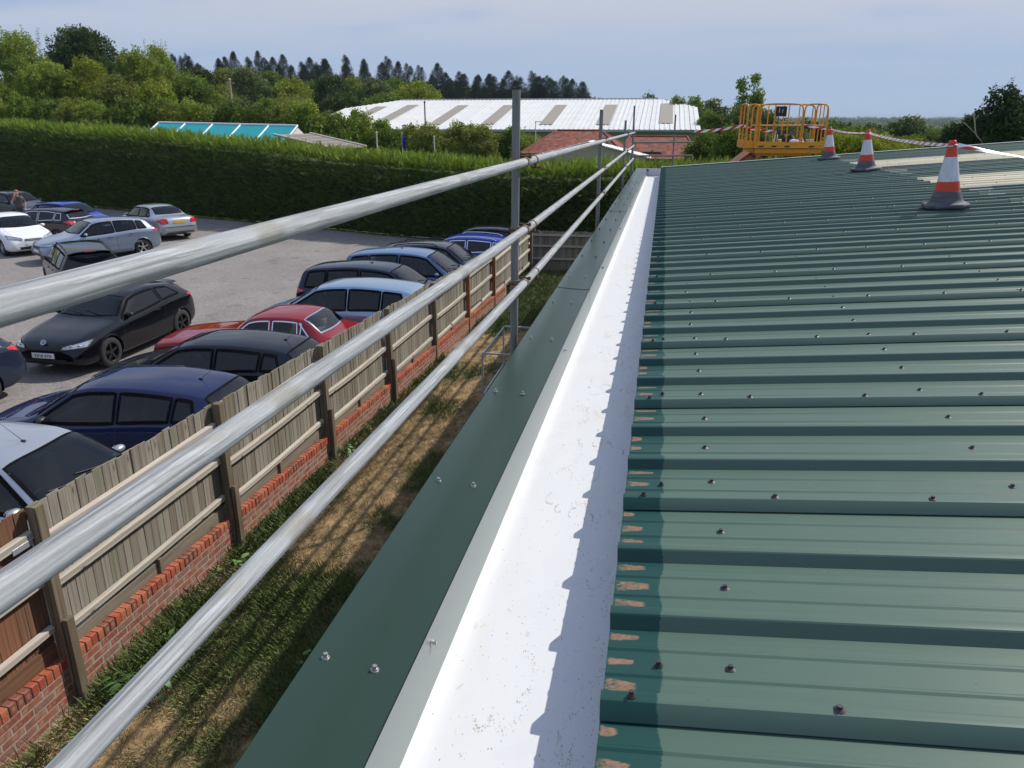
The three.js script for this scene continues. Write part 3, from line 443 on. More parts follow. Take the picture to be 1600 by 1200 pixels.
// ---------------------------------------------------------------- yellow scissor lift behind the gable
{
  const M_y = phy({ map: dataTex(128, 128, (u, v) => { const n = fbm(u * 6, v * 6, 6, 6, 4, 12); const c = mix3([214, 136, 22], [232, 158, 34], n); return mix3(c, [120, 84, 44], sstep(.66, .8, fbm(u * 14, v * 14, 14, 14, 3, 31)) * .6); }), roughness: .5 });
  const M_blk = std({ color: lin(.02, .02, .022), roughness: .7 }), M_grey = std({ color: lin(.2, .2, .2), roughness: .6, metalness: .4 }), M_deck = std({ color: lin(.16, .15, .14), roughness: .8 });
  const DY = 5 - .70;                                            // deck height
  const li = thing('scissor_lift', 'yellow scissor lift with railed platform standing behind the roof gable', 'lift', [3.42, 0, -24.55], .10);
  const P = (n, g, m, q = li) => part(n, g, m, q);
  const hx = .98, hz = .58;
  P('deck', bx(2 * hx, .05, 2 * hz, 0, DY - .025, 0), M_deck);
  // toe boards; the near one has black slots
  const near = P('toe_board', [bx(2 * hx, .17, .02, 0, DY + .03, hz + .012)], M_y); for (const x of [-.78, -.42, -.06, .62]) P('slot', (() => { const s = new THREE.Shape([[-.09, -.02], [.05, -.02], [.09, .02], [-.05, .02]].map(q => new THREE.Vector2(...q))); return new THREE.ExtrudeGeometry(s, { depth: .006, bevelEnabled: false }).translate(x, DY - .005, hz + .0205); })(), M_blk, near);
  P('toe_board', bx(2 * hx, .15, .02, 0, DY + .03, -hz - .012), M_y); P('toe_board', bx(.02, .15, 2 * hz, hx + .012, DY + .03, 0), M_y);
  P('platform_frame', [bx(2 * hx - .1, .12, 2 * hz - .1, 0, DY - .13, 0), bx(1.5, .1, .5, 0, DY - .23, 0)], M_y);
  const rail = (pts, r = .02) => tube(pts, r, 36, 8);
  const hoop = (a, b, y0, y1) => { const d = b.clone().sub(a), u = d.clone().normalize(), c = .10; return [V(a.x, y0, a.z), V(a.x, y1 - c, a.z), V(a.x + u.x * c * .3, y1 - c * .3, a.z + u.z * c * .3), V(a.x + u.x * c, y1, a.z + u.z * c), V(b.x - u.x * c, y1, b.z - u.z * c), V(b.x - u.x * c * .3, y1 - c * .3, b.z - u.z * c * .3), V(b.x, y1 - c, b.z), V(b.x, y0, b.z)]; };
  const sides = [[V(-hx + .12, 0, hz), V(.28, 0, hz)], [V(.34, 0, hz), V(hx, 0, hz - .06)], [V(hx, 0, hz - .1), V(hx, 0, -hz)], [V(-hx + .12, 0, -hz), V(hx - .05, 0, -hz)]];
  sides.forEach(([a, b], i) => { const y1 = DY + 1.12; P('guard_rail', rail(hoop(a, b, DY, y1), .021), M_y); P('mid_rail', bar(V(a.x, DY + .56, a.z), V(b.x, DY + .56, b.z), .018), M_y); const n = i == 1 ? 2 : i == 3 ? 3 : 2; for (let k = 1; k <= n; k++) { const p = a.clone().lerp(b, k / (n + 1)); P('rail_post', bar(V(p.x, DY, p.z), V(p.x, y1 - .01, p.z), .016), M_y); } });
  // extension end with folding gate on the left
  P('extension_deck', bx(.34, .05, 1.0, -hx - .10, DY - .0, .02), M_y); P('toe_board', bx(.02, .22, 1.02, -hx - .27, DY + .06, .02), M_y); P('toe_board', bx(.32, .2, .02, -hx - .10, DY + .05, hz - .03), M_y); P('platform_frame', bx(.3, .1, .3, -hx - .06, DY - .10, hz - .3).rotateZ(0), M_y);
  P('guard_rail', rail(hoop(V(-hx - .24, 0, hz - .06), V(-hx - .24, 0, -hz + .1), DY + .05, DY + 1.12), .021), M_y); P('guard_rail', rail(hoop(V(-hx - .22, 0, hz - .04), V(-hx + .08, 0, hz - .02), DY + .05, DY + 1.12), .02), M_y); P('mid_rail', bar(V(-hx - .24, DY + .56, hz - .06), V(-hx - .24, DY + .56, -hz + .1), .018), M_y); P('rail_post', bar(V(-hx - .24, DY, 0), V(-hx - .24, DY + 1.1, 0), .016), M_y); P('rail_post', bx(.06, 1.1, .05, -hx + .02, DY + .55, hz), M_y);
  P('mid_rail', tube([V(-.5, DY + .80, hz), V(-.46, DY + .70, hz), V(.16, DY + .70, hz), V(.24, DY + .8, hz)], .016, 20, 6), M_y);
  const cb = P('control_panel', rbx(.30, .27, .08, .01, -.30, DY + .94, hz - .08), M_blk); P('panel_stripe', [bx(.02, .13, .004, -.36, DY + .97, hz - .036).rotateZ(0), bx(.02, .1, .004, -.27, DY + .95, hz - .036)], std({ color: lin(.5, .5, .5), roughness: .5 }), cb); P('control_post', bar(V(-.36, DY, hz - .08), V(-.36, DY + .82, hz - .08), .012), M_blk, cb);
  // scissor arms, chassis and wheels down to the ground
  for (const z of [-.34, .34]) for (let i = 0; i < 4; i++) { const y0 = .72 + i * .80, y1 = y0 + .80; for (const s of [-1, 1]) { const g = bx(1.62, .10, .05); g.rotateZ(s * Math.atan2(.80, 1.4)); P('scissor_arm', g.translate(0, (y0 + y1) / 2, z + s * .03), M_y); } }
  for (let i = 0; i < 5; i++) P('pivot_bar', bar(V(-.66, .76 + i * .8, -.4), V(-.66, .76 + i * .8, .4), .025), M_grey);
  P('chassis', rbx(2.1, .42, 1.0, .04, 0, .52, 0), M_y);
  for (const x of [-.72, .72]) for (const z of [-.5, .5]) { const w = P('wheel', new THREE.CylinderGeometry(.30, .30, .16, 24).rotateX(Math.PI / 2).translate(x, .28, z), M_blk); P('hub', new THREE.CylinderGeometry(.14, .14, .17, 16).rotateX(Math.PI / 2).translate(x, .28, z), M_y, w); }
  // loose things on the deck
  const wpos = (x, y, z) => { const v = V(x, y, z).applyAxisAngle(V(0, 1, 0), .10).add(li.position); return [v.x, v.y, v.z]; };
  const lump = (sx, sy, sz, seed, f = 2.2, amp = .28) => { const g = mergeVertices(new THREE.IcosahedronGeometry(1, 4).deleteAttribute('normal').deleteAttribute('uv')); const p = g.attributes.position; for (let i = 0; i < p.count; i++) { const v = V(p.getX(i), p.getY(i), p.getZ(i)); const n = 1 + amp * (fbm(v.x * f + seed, v.y * f + v.z * 1.7 * f + 20, 999, 999, 3, seed) - .5) * 2; v.multiplyScalar(n); if (v.y < -.55) v.y = -.55; p.setXYZ(i, v.x * sx, (v.y + .55) * sy, v.z * sz); } g.computeVertexNormals(); return g; };
  { const b = thing('tool_bag', 'black crumpled tool bag lying on the yellow lift platform', 'bag', wpos(-.02, DY + .002, .25)); part('bag_body', lump(.28, .20, .2, 3), M_blk, b); part('strap', tube([V(-.2, .2, .1), V(-.05, .34, .08), V(.12, .33, .05), V(.22, .18, .1)], .012, 20, 6), M_blk, b); }
  { const b = thing('yellow_case', 'small bright yellow case beside the black bag on the lift', 'case', wpos(-.30, DY + .002, .38)); part('case_body', rbx(.24, .19, .16, .03, 0, .095, 0), std({ color: lin(.72, .55, .06), roughness: .5 }), b); part('case_band', bx(.035, .165, .166, .0, .1, 0), M_blk, b); part('handle', tube([V(-.06, .19, 0), V(-.05, .225, 0), V(.05, .225, 0), V(.06, .19, 0)], .009, 12, 6), M_blk, b); }
  { const b = thing('plastic_sack', 'crumpled white plastic sack on the lift platform', 'sack', wpos(.22, DY + .002, .42)); part('sack_body', lump(.22, .12, .14, 9, 3, .3), std({ color: lin(.68, .66, .64), roughness: .5 }), b); part('sack_print', lump(.10, .14, .12, 11, 3, .3).translate(.12, .01, -.02), std({ color: lin(.22, .12, .09), roughness: .6 }), b); }
  { const b = thing('sealant_tub', 'pale tub standing in the corner of the lift platform', 'tub', wpos(.62, DY + .002, .36)); part('tub_body', new THREE.CylinderGeometry(.11, .10, .17, 24).translate(0, .085, 0), std({ color: lin(.55, .55, .56), roughness: .4 }), b); part('lid', new THREE.CylinderGeometry(.116, .116, .018, 24).translate(0, .178, 0), std({ color: lin(.65, .65, .66), roughness: .4 }), b); }
  { const b = thing('work_glove', 'white rag hanging by the control post on the lift', 'rag', wpos(-.36, DY + .002, .44)); b.name = 'cleaning_rag'; part('cloth', lump(.05, .26, .04, 15, 3, .3), std({ color: lin(.55, .55, .52), roughness: .9 }), b); }
  tape(hang(V(.80, 4.70, -23.42), V(2.20, 4.86, -24.1), .03), 'red and white barrier tape from the scaffold return to the yellow lift', a => .15 * Math.sin(a * 6), .075);
  tape(hang(V(2.20, 4.84, -24.02), V(3.05, 4.72, -23.92), .05), 'loose red and white tape end hung across the lift rails', a => .6 * Math.sin(a * 8), .07);
  tape(hang(V(3.75, 4.90, -24.0), V(4.42, 4.78, -24.0), .02), 'pale barrier tape wound along the right rails of the lift', a => .3, .06);
}

// ---------------------------------------------------------------- cars
// local axes: x forward, y up, z to the car's right. Shell is lofted from side, plan and section curves.
function mono(pts) {                          // monotone cubic through [x, y] points
  const n = pts.length, d = [], m = []; for (let i = 0; i < n - 1; i++) d.push((pts[i + 1][1] - pts[i][1]) / (pts[i + 1][0] - pts[i][0]));
  m[0] = d[0]; m[n - 1] = d[n - 2]; for (let i = 1; i < n - 1; i++) m[i] = d[i - 1] * d[i] <= 0 ? 0 : 2 * d[i - 1] * d[i] / (d[i - 1] + d[i]);
  return (x) => { if (x <= pts[0][0]) return pts[0][1]; if (x >= pts[n - 1][0]) return pts[n - 1][1]; let i = 0; while (x > pts[i + 1][0]) i++; const h = pts[i + 1][0] - pts[i][0], t = (x - pts[i][0]) / h, t2 = t * t, t3 = t2 * t; return (2 * t3 - 3 * t2 + 1) * pts[i][1] + (t3 - 2 * t2 + t) * h * m[i] + (-2 * t3 + 3 * t2) * pts[i + 1][1] + (t3 - t2) * h * m[i + 1]; };
}
const TYPES = {
  hatch: { L: 4.3, W: 1.79, wb: 2.62, fo: .86, r: .315, top: [[0, .60], [.010, .69], [.04, .765], [.13, .865], [.25, .965], [.42, 1.385], [.50, 1.45], [.62, 1.465], [.80, 1.41], [.875, 1.345], [.955, 1.02], [.985, .90], [1, .60]], belt: [[0, .46], [.06, .66], [.24, .86], [.5, .91], [.8, .99], [.94, .97], [1, .58]], cowl: .265, ws: .425, rt: .872, rb: .955, dlo: [.30, .425, .585, .60, .775, .79, .865, .84], splits: 2 },
  saloon: { L: 4.72, W: 1.81, wb: 2.75, fo: .90, r: .32, top: [[0, .58], [.010, .66], [.04, .74], [.13, .84], [.265, .955], [.405, 1.355], [.48, 1.42], [.60, 1.43], [.72, 1.36], [.845, 1.045], [.90, 1.02], [.965, .985], [.985, .90], [1, .58]], belt: [[0, .46], [.06, .64], [.25, .85], [.5, .90], [.8, .955], [.94, .93], [1, .56]], cowl: .278, ws: .41, rt: .70, rb: .835, dlo: [.30, .41, .545, .56, .70, .71, .775, .70], splits: 2, trunk: true },
  mpv: { L: 4.2, W: 1.76, wb: 2.62, fo: .82, r: .315, top: [[0, .62], [.012, .74], [.045, .84], [.12, .94], [.20, 1.03], [.39, 1.50], [.48, 1.57], [.62, 1.60], [.85, 1.54], [.93, 1.46], [.972, 1.10], [.99, .92], [1, .60]], belt: [[0, .48], [.06, .72], [.22, .92], [.5, .96], [.8, 1.0], [.95, 1.0], [1, .58]], cowl: .215, ws: .395, rt: .925, rb: .972, dlo: [.27, .395, .575, .59, .775, .79, .915, .90], splits: 2 },
  suv: { L: 4.3, W: 1.80, wb: 2.6, fo: .85, r: .345, top: [[0, .58], [.012, .76], [.05, .90], [.13, 1.0], [.25, 1.09], [.395, 1.52], [.47, 1.60], [.62, 1.62], [.90, 1.55], [.955, 1.47], [.978, 1.10], [.99, .98], [1, .68]], belt: [[0, .54], [.06, .80], [.24, .98], [.5, 1.02], [.8, 1.06], [.95, 1.04], [1, .64]], cowl: .265, ws: .40, rt: .945, rb: .979, dlo: [.30, .40, .56, .575, .755, .77, .91, .90], splits: 2 },
  coupe: { L: 4.26, W: 1.81, wb: 2.578, fo: .88, r: .325, top: [[0, .56], [.010, .645], [.04, .725], [.13, .815], [.29, .935], [.445, 1.315], [.53, 1.385], [.64, 1.395], [.82, 1.315], [.90, 1.24], [.962, .98], [.985, .88], [1, .58]], belt: [[0, .44], [.06, .62], [.26, .84], [.5, .90], [.8, 1.0], [.93, .96], [1, .56]], cowl: .30, ws: .45, rt: .895, rb: .96, dlo: [.335, .45, .655, .675, .83, .0, 0, .775], splits: 1 },
  classic: { L: 4.95, W: 1.80, wb: 2.87, fo: .92, r: .32, top: [[0, .50], [.008, .66], [.03, .745], [.13, .80], [.33, .905], [.435, 1.265], [.49, 1.325], [.58, 1.34], [.67, 1.30], [.765, .98], [.83, .935], [.965, .865], [.988, .80], [1, .55]], belt: [[0, .48], [.03, .66], [.25, .80], [.5, .84], [.8, .85], [.96, .80], [1, .52]], cowl: .342, ws: .44, rt: .665, rb: .765, dlo: [.365, .44, .535, .548, .655, .665, .715, .655], splits: 2, trunk: true },
};
const M_tyre = std({ color: lin(.022, .022, .024), roughness: .85 }), M_trim = std({ color: lin(.016, .016, .018), roughness: .45 }), M_under = std({ color: lin(.01, .01, .01), roughness: .9 });
const M_alloy = std({ color: lin(.55, .56, .58), roughness: .3, metalness: .85 }), M_blackrim = std({ color: lin(.025, .025, .028), roughness: .3, metalness: .4 }), M_chrome = std({ color: lin(.75, .76, .78), roughness: .14, metalness: 1 });
const M_glass = phy({ color: lin(.30, .37, .40), roughness: .015, transmission: 1, thickness: 0, ior: 1.52 }), M_privacy = phy({ color: lin(.07, .08, .09), roughness: .015, transmission: 1, thickness: 0, ior: 1.52 });
const M_redl = phy({ color: lin(.55, .012, .015), roughness: .18, clearcoat: 1 }), M_headl = phy({ color: lin(.50, .52, .54), roughness: .12, metalness: .6, clearcoat: 1 }), M_plateY = std({ color: lin(.72, .46, .06), roughness: .5 }), M_plateW = std({ color: lin(.75, .76, .76), roughness: .5 });
const M_clothes = std({ color: lin(.014, .014, .017), roughness: .95 }), M_cream = std({ color: lin(.52, .46, .32), roughness: .7 });
const paintOf = {}, M_seal = phy({ color: lin(.008, .008, .009), roughness: .9, specularIntensity: .1 });
const paint = (r, g, b, metal = .25, rough = .38) => paintOf[[r, g, b, metal]] ??= phy({ color: lin(r, g, b), metalness: metal > .5 ? metal : 0, roughness: metal > .5 ? rough : .7, specularIntensity: metal > .5 ? .5 : .05, clearcoat: metal > .5 ? 1 : .9, clearcoatRoughness: .015 });
function wheelGeos(r, spokes) {
  const tw = .205, t = []; const prof = [[r * .64, -tw / 2], [r * .80, -tw / 2 - .006], [r * .95, -tw / 2 + .008], [r, -tw / 2 + .035], [r, tw / 2 - .035], [r * .95, tw / 2 - .008], [r * .80, tw / 2 + .006], [r * .64, tw / 2]];
  const tyre = new THREE.LatheGeometry(prof.map(p => new THREE.Vector2(...p)), 36).rotateX(Math.PI / 2);
  const rim = [new THREE.LatheGeometry([[r * .56, -tw * .3], [r * .60, tw * .40], [r * .655, tw * .46], [r * .66, tw * .38]].map(p => new THREE.Vector2(...p)), 32).rotateX(Math.PI / 2), new THREE.CylinderGeometry(r * .16, r * .19, .03, 16).rotateX(Math.PI / 2).translate(0, 0, tw * .36)];
  for (let i = 0; i < spokes; i++) { const g = new THREE.BoxGeometry(r * (spokes > 7 ? .07 : .16), r * .50, .022); g.translate(0, r * .36, tw * .36); rim.push(g.rotateZ(i / spokes * Math.PI * 2)); }
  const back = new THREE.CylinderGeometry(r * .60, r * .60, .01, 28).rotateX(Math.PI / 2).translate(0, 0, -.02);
  return { tyre, rim: merge(rim), back };
}
function buildCar(o) {
  const T = Object.assign({}, TYPES[o.type], o), { L, W, r } = T, hw = W / 2, sy = T.sy ?? 1;
  const S = (pts) => mono(pts);
  const topF = S(T.top.map(([x, y]) => [x, y < .8 ? y : .8 + (y - .8) * sy])), beltF = S(T.belt);
  const planF = S(T.plan ?? [[0, .74], [.012, .82], [.04, .91], [.10, .97], [.22, 1], [.75, 1], [.9, .975], [.96, .92], [.985, .85], [1, .72]]);
  const rf = T.roofw ?? .665;
  const wtF = S([[0, .46], [.03, .68], [.1, .80], [T.cowl - .02, .86], [T.ws, rf], [lerp(T.ws, T.rt, .5), rf], [T.rt, rf - .02], ...(T.trunk ? [[T.rb + .01, .80], [.96, .76]] : [[T.rb, .74]]), [1, .52]]);
  const botF = S([[0, .30], [.05, .20], [.12, .17], [.88, .19], [.95, .24], [1, .36]]);
  const X = (f) => L / 2 - f * L;
  const NS = 112, NT = 5;
  const stations = []; for (let i = 0; i <= NS; i++) { const t = i / NS; stations.push(t < .5 ? .5 * Math.pow(2 * t, 1.25) : 1 - .5 * Math.pow(2 - 2 * t, 1.25)); }
  const secAt = (f) => {
    const yT = topF(f), w = hw * planF(f), yb = botF(f), yB = Math.min(beltF(f), yT - .055), wt = Math.min(hw * wtF(f), w * .93), wB = w * .955, up = yT - yB, yE = yT - Math.min(.075, up * .38), sh = Math.min(.03, up * .2);
    const c = [[yb, 0], [yb, .5 * w], [yb + .01, .84 * w], [yb + .08, .965 * w], [yb + .42 * (yB - yb), w], [yB - .10 * (yB - yb), .99 * w], [yB, wB], [yB + sh, wB - .022], [lerp(yB + sh, yE, .5), lerp(wB - .022, wt, .45)], [yE, wt], [lerp(yE, yT, .55), wt * .86], [yT - .006, wt * .5], [yT, 0]];
    const out = []; for (let i = 0; i < c.length - 1; i++) { const p0 = c[Math.max(i - 1, 0)], p1 = c[i], p2 = c[i + 1], p3 = c[Math.min(i + 2, c.length - 1)]; for (let k = 0; k < NT; k++) { const t = k / NT, q = [0, 1].map(a => { let m1 = (p2[a] - p0[a]) / 2, m2 = (p3[a] - p1[a]) / 2; const d = p2[a] - p1[a]; if (i == 5 || i == 7) m1 = d; if (i == 6 || i == 7) { m1 = m2 = d; } const t2 = t * t, t3 = t2 * t; return (2 * t3 - 3 * t2 + 1) * p1[a] + (t3 - 2 * t2 + t) * m1 + (-2 * t3 + 3 * t2) * p2[a] + (t3 - t2) * m2; }); out.push([q[0], Math.max(0, q[1])]); } } out.push(c[c.length - 1]);
    return { p: out, yB, yE, yT, yb };
  };
  const secs = stations.map(secAt), NP = secs[0].p.length, iB = 6 * NT;   // index of belt line
  // surface lookups
  const near = (f) => { let i = 0; while (i < NS - 1 && stations[i + 1] < f) i++; return [i, clamp((f - stations[i]) / (stations[i + 1] - stations[i]))]; };
  const sideZs = (s, y) => { const p = s.p; for (let i = 2 * NT; i < NP - 1; i++) if ((p[i][0] <= y && p[i + 1][0] >= y)) return lerp(p[i][1], p[i + 1][1], (y - p[i][0]) / Math.max(1e-6, p[i + 1][0] - p[i][0])); return y > s.yT ? 0 : p[2 * NT][1]; };
  const sideZ = (f, y) => { const [i, t] = near(f); return lerp(sideZs(secs[i], y), sideZs(secs[i + 1], y), t); };
  const topYs = (s, z) => { const p = s.p; for (let i = NP - 2; i > iB - 2; i--) if (p[i][1] >= z && p[i + 1][1] <= z) return lerp(p[i + 1][0], p[i][0], (z - p[i + 1][1]) / Math.max(1e-6, p[i][1] - p[i + 1][1])); return s.yB; };
  const topY = (f, z) => { const [i, t] = near(f); return lerp(topYs(secs[i], Math.abs(z)), topYs(secs[i + 1], Math.abs(z)), t); };
  const endF = (z, y, rear) => { z = Math.abs(z); const ins = (s) => y <= s.yT && y >= s.yb && sideZs(s, y) - z; let pv = null; for (let k = 0; k <= NS; k++) { const i = rear ? NS - k : k, v = y > topYs(secs[i], z) + .0001 && z < secs[i].p[9 * NT][1] ? -.001 : ins(secs[i]) || -.05; if (v >= 0) { if (pv === null || k == 0) return stations[i]; const t = pv / (pv - v); return lerp(stations[rear ? i + 1 : i - 1], stations[i], clamp(t)); } pv = v; } return rear ? 1 : 0; };
  const root = new THREE.Group();
  const M = T.paint, GL = T.privacy ? M_privacy : M_glass;
  // patches: rows of points in a projection, laid on the surface with an offset
  const onSide = (sg, off) => ([f, y]) => { const e = .006; const z = sideZ(f, y), dz = sideZ(f, y + .01) - sideZ(f, y - .01); const n = V(0, -dz / .02, 1).normalize(); return [X(f), y + n.y * off, sg * (z + n.z * off)]; };
  const onTop = (off) => ([f, z]) => { const y = topY(f, z), d = (topY(f + .004, z) - topY(f - .004, z)) / (.008 * L), n = V(d, 1, 0).normalize(); return [X(f) + n.x * off, y + n.y * off, z]; };
  const onEnd = (rear, off) => ([z, y]) => { const f = endF(z, y, rear); return [X(f) + (rear ? -off : off), y, z]; };
  const patch = (A, B, map, na, nb) => { const pl = (P, t) => { const k = t * (P.length - 1), i = Math.min(P.length - 2, Math.floor(k)); return [lerp(P[i][0], P[i + 1][0], k - i), lerp(P[i][1], P[i + 1][1], k - i)]; }; return gridGeo(na, nb, (a, b) => { const p = pl(A, a), q = pl(B, a); return map([lerp(p[0], q[0], b), lerp(p[1], q[1], b)]); }); };
  const outline = (A, B, n = 12) => { const pl = (P, t) => { const k = t * (P.length - 1), i = Math.min(P.length - 2, Math.floor(k)); return [lerp(P[i][0], P[i + 1][0], k - i), lerp(P[i][1], P[i + 1][1], k - i)]; }; const r = []; for (let i = 0; i < n; i++) r.push(pl(A, i / n)); for (let i = 0; i < 4; i++) { const a = A[A.length - 1], b = B[B.length - 1]; r.push([lerp(a[0], b[0], i / 4), lerp(a[1], b[1], i / 4)]); } for (let i = 0; i < n; i++) r.push(pl(B, 1 - i / n)); for (let i = 0; i < 4; i++) r.push([lerp(B[0][0], A[0][0], i / 4), lerp(B[0][1], A[0][1], i / 4)]); return r; };
  const ringGeo = (O, map, wid, sx) => {   // frame strip along an outline; sx scales fractions to metres
    const n = O.length, inn = [], out = []; const cx = O.reduce((a, p) => a + p[0], 0) / n, cy = O.reduce((a, p) => a + p[1], 0) / n;
    for (let i = 0; i < n; i++) { const a = O[(i + n - 1) % n], b = O[(i + 1) % n], dx = (b[0] - a[0]) * sx[0], dy = (b[1] - a[1]) * sx[1], l = Math.hypot(dx, dy) || 1; let nx = -dy / l, ny = dx / l; if (nx * (O[i][0] - cx) * sx[0] + ny * (O[i][1] - cy) * sx[1] < 0) { nx = -nx; ny = -ny; } inn.push([O[i][0] - nx * wid * .45 / sx[0], O[i][1] - ny * wid * .45 / sx[1]]); out.push([O[i][0] + nx * wid * .55 / sx[0], O[i][1] + ny * wid * .55 / sx[1]]); }
    return gridGeo(n, 1, (a, b) => { const i = Math.round(a * n) % n; return map(b ? out[i] : inn[i]); }); };
  const inPoly = (O, x, y) => { let c = false; for (let i = 0, j = O.length - 1; i < O.length; j = i++) if ((O[i][1] > y) != (O[j][1] > y) && x < (O[j][0] - O[i][0]) * (y - O[i][1]) / (O[j][1] - O[i][1]) + O[i][0]) c = !c; return c; };
  // window outlines
  const win = []; const d = T.dlo; const lowY = (f) => Math.min(beltF(f), topF(f) - .055) + .045, hiY = (f) => { const [i, t] = near(f); return lerp(secs[i].yE, secs[i + 1].yE, t) - .035; };
  const sideWin = (b0, t0, b1, t1) => { const A = [], B = []; for (let i = 0; i <= 8; i++) { const fb = lerp(b0, b1, i / 8), ft = lerp(t0, t1, i / 8); A.push([fb, lowY(fb)]); B.push([ft, Math.max(hiY(ft), lowY(fb) + .01)]); } return [A, B]; };
  const sw = T.splits == 1 ? [[d[0], d[1], d[2], d[2]], [d[3], d[3], d[4], d[7]]] : [[d[0], d[1], d[2], d[2] - .005], [d[3], d[3] - .002, d[4], Math.min(d[4], d[7]) - (T.trunk ? .01 : 0)], ...(d[6] ? [[d[5], d[5], d[6], Math.min(d[6], d[7])]] : [])].filter(q => q[2] - q[0] > .02);
  const zb = (f) => hw * wtF(f);
  const wsA = [], wsB = [], rwA = [], rwB = []; for (let i = -6; i <= 6; i++) { const t = i / 6; wsA.push([T.cowl + .012 + .022 * t * t, t * (hw * .78)]); wsB.push([T.ws - .012 + .01 * t * t, t * (hw * rf - .055)]); rwA.push([T.rt + .012 - .006 * t * t, t * (hw * rf - .075)]); rwB.push([T.rb - (T.trunk ? .014 : .012) - .012 * t * t, t * hw * (T.trunk ? .66 : .68)]); }
  const holeTop = [outline(wsA, wsB), outline(rwA, rwB)], holeSide = sw.map(q => outline(...sideWin(...q)));
  const fw = (L / 2 - T.fo) , wx = [fw, fw - T.wb], ar = r + .045;
  // shell, left out where windows and wheel arches open
  { const pos = [], idx = []; for (let i = 0; i <= NS; i++) for (let s = -1; s <= 1; s += 2) for (let k = 0; k < NP; k++) pos.push(X(stations[i]), secs[i].p[k][0], s * secs[i].p[k][1]);
    const id = (i, s, k) => (i * 2 + s) * NP + k;
    for (let i = 0; i < NS; i++) for (let s = 0; s < 2; s++) for (let k = 0; k < NP - 1; k++) {
      const f = (stations[i] + stations[i + 1]) / 2, y = (secs[i].p[k][0] + secs[i + 1].p[k + 1][0] + secs[i].p[k + 1][0] + secs[i + 1].p[k][0]) / 4, z = (secs[i].p[k][1] + secs[i + 1].p[k + 1][1]) / 2;
      let hole = false; if (k < iB + 4 && z > hw * .42) for (const x of wx) if (Math.hypot(X(f) - x, y - r) < ar) hole = true;
      if (k >= iB + 2 && k < 9 * NT + 1) for (const O of holeSide) if (inPoly(O, f, y)) hole = true;
      if (k >= 8 * NT) for (const O of holeTop) if (inPoly(O, f, z * (s ? 1 : -1)) && f > T.cowl && f < T.rb) hole = true;
      if (hole) continue; const a = id(i, s, k), b = id(i + 1, s, k), c = id(i + 1, s, k + 1), e = id(i, s, k + 1); s ? idx.push(a, b, c, a, c, e) : idx.push(a, c, b, a, e, c); }
    for (const [i, fl] of [[0, 1], [NS, 0]]) for (let k = 0; k < NP - 1; k++) { const a = id(i, 0, k), b = id(i, 1, k), c = id(i, 1, k + 1), e = id(i, 0, k + 1); fl ? idx.push(a, b, c, a, c, e) : idx.push(a, c, b, a, e, c); }
    let g = new THREE.BufferGeometry(); g.setAttribute('position', new THREE.Float32BufferAttribute(pos, 3)); g.setIndex(idx); g = mergeVertices(g, 1e-4); g.computeVertexNormals(); const body = part('body', g, M, root);
    // door shuts and panel gaps, thin dark lines sunk against the paint
    const seam = (pts, map) => gridGeo(pts.length - 1, 1, (a, b) => { const p = pts[Math.round(a * (pts.length - 1))], q = pts[Math.min(pts.length - 1, Math.round(a * (pts.length - 1)) + 1)], q0 = pts[Math.max(0, Math.round(a * (pts.length - 1)) - 1)]; const dx = (q[0] - q0[0]) * L, dy = q[1] - q0[1], l = Math.hypot(dx, dy) || 1; return map([p[0] - dy / l * (b - .5) * .009 / L, p[1] + dx / l * (b - .5) * .009]); });
    const vs = (f, y0, y1, lean = 0) => { const r = []; for (let i = 0; i <= 10; i++) r.push([f + lean * Math.pow(i / 10 - .3, 2), lerp(y0, y1, i / 10)]); return r; }; const sg = [];
    for (const s of [-1, 1]) { const m = onSide(s, .0012); for (const f of [d[0] - .02, (d[2] + d[3]) / 2, ...(T.splits == 1 ? [] : [d[4] + .01])]) sg.push(seam(vs(f, .30, lowY(f) - .02, f > d[4] ? -.04 : .01), m)); const h = []; for (let i = 0; i <= 14; i++) h.push([lerp(d[0] - .02, T.splits == 1 ? (d[2] + d[3]) / 2 : d[4] - .03, i / 14), .30]); sg.push(seam(h, m)); const bm = []; for (let i = 0; i <= 10; i++) bm.push([lerp(.05, T.cowl + .01, i / 10), 0]); }
    { const m = onTop(.0012), h = (z0, z1, f0, f1) => { const r = []; for (let i = 0; i <= 12; i++) r.push([lerp(f0, f1, i / 12), lerp(z0, z1, i / 12)]); return r; }; const sl = (pts) => gridGeo(pts.length - 1, 1, (a, b) => { const i = Math.round(a * (pts.length - 1)), p = pts[i]; return m([p[0], p[1] + (b - .5) * .009]); }); for (const s of [-1, 1]) sg.push(sl(h(s * hw * .72, s * hw * .70, T.cowl, .06))); }
    part('panel_gap', sg, M_trim, body);
    // wheel arch lips
    for (const x of wx) for (const s of [-1, 1]) { const pts = []; for (let i = 0; i <= 22; i++) { const a = lerp(-.12, Math.PI + .12, i / 22), px = x + Math.cos(a) * (ar + .004), py = r + Math.sin(a) * (ar + .004); const f = (L / 2 - px) / L; pts.push(V(px, py, s * (sideZ(f, Math.max(py, .2)) + .001))); } part('arch_lip', tube(pts, .0175, 30, 6), M, body); }
  }
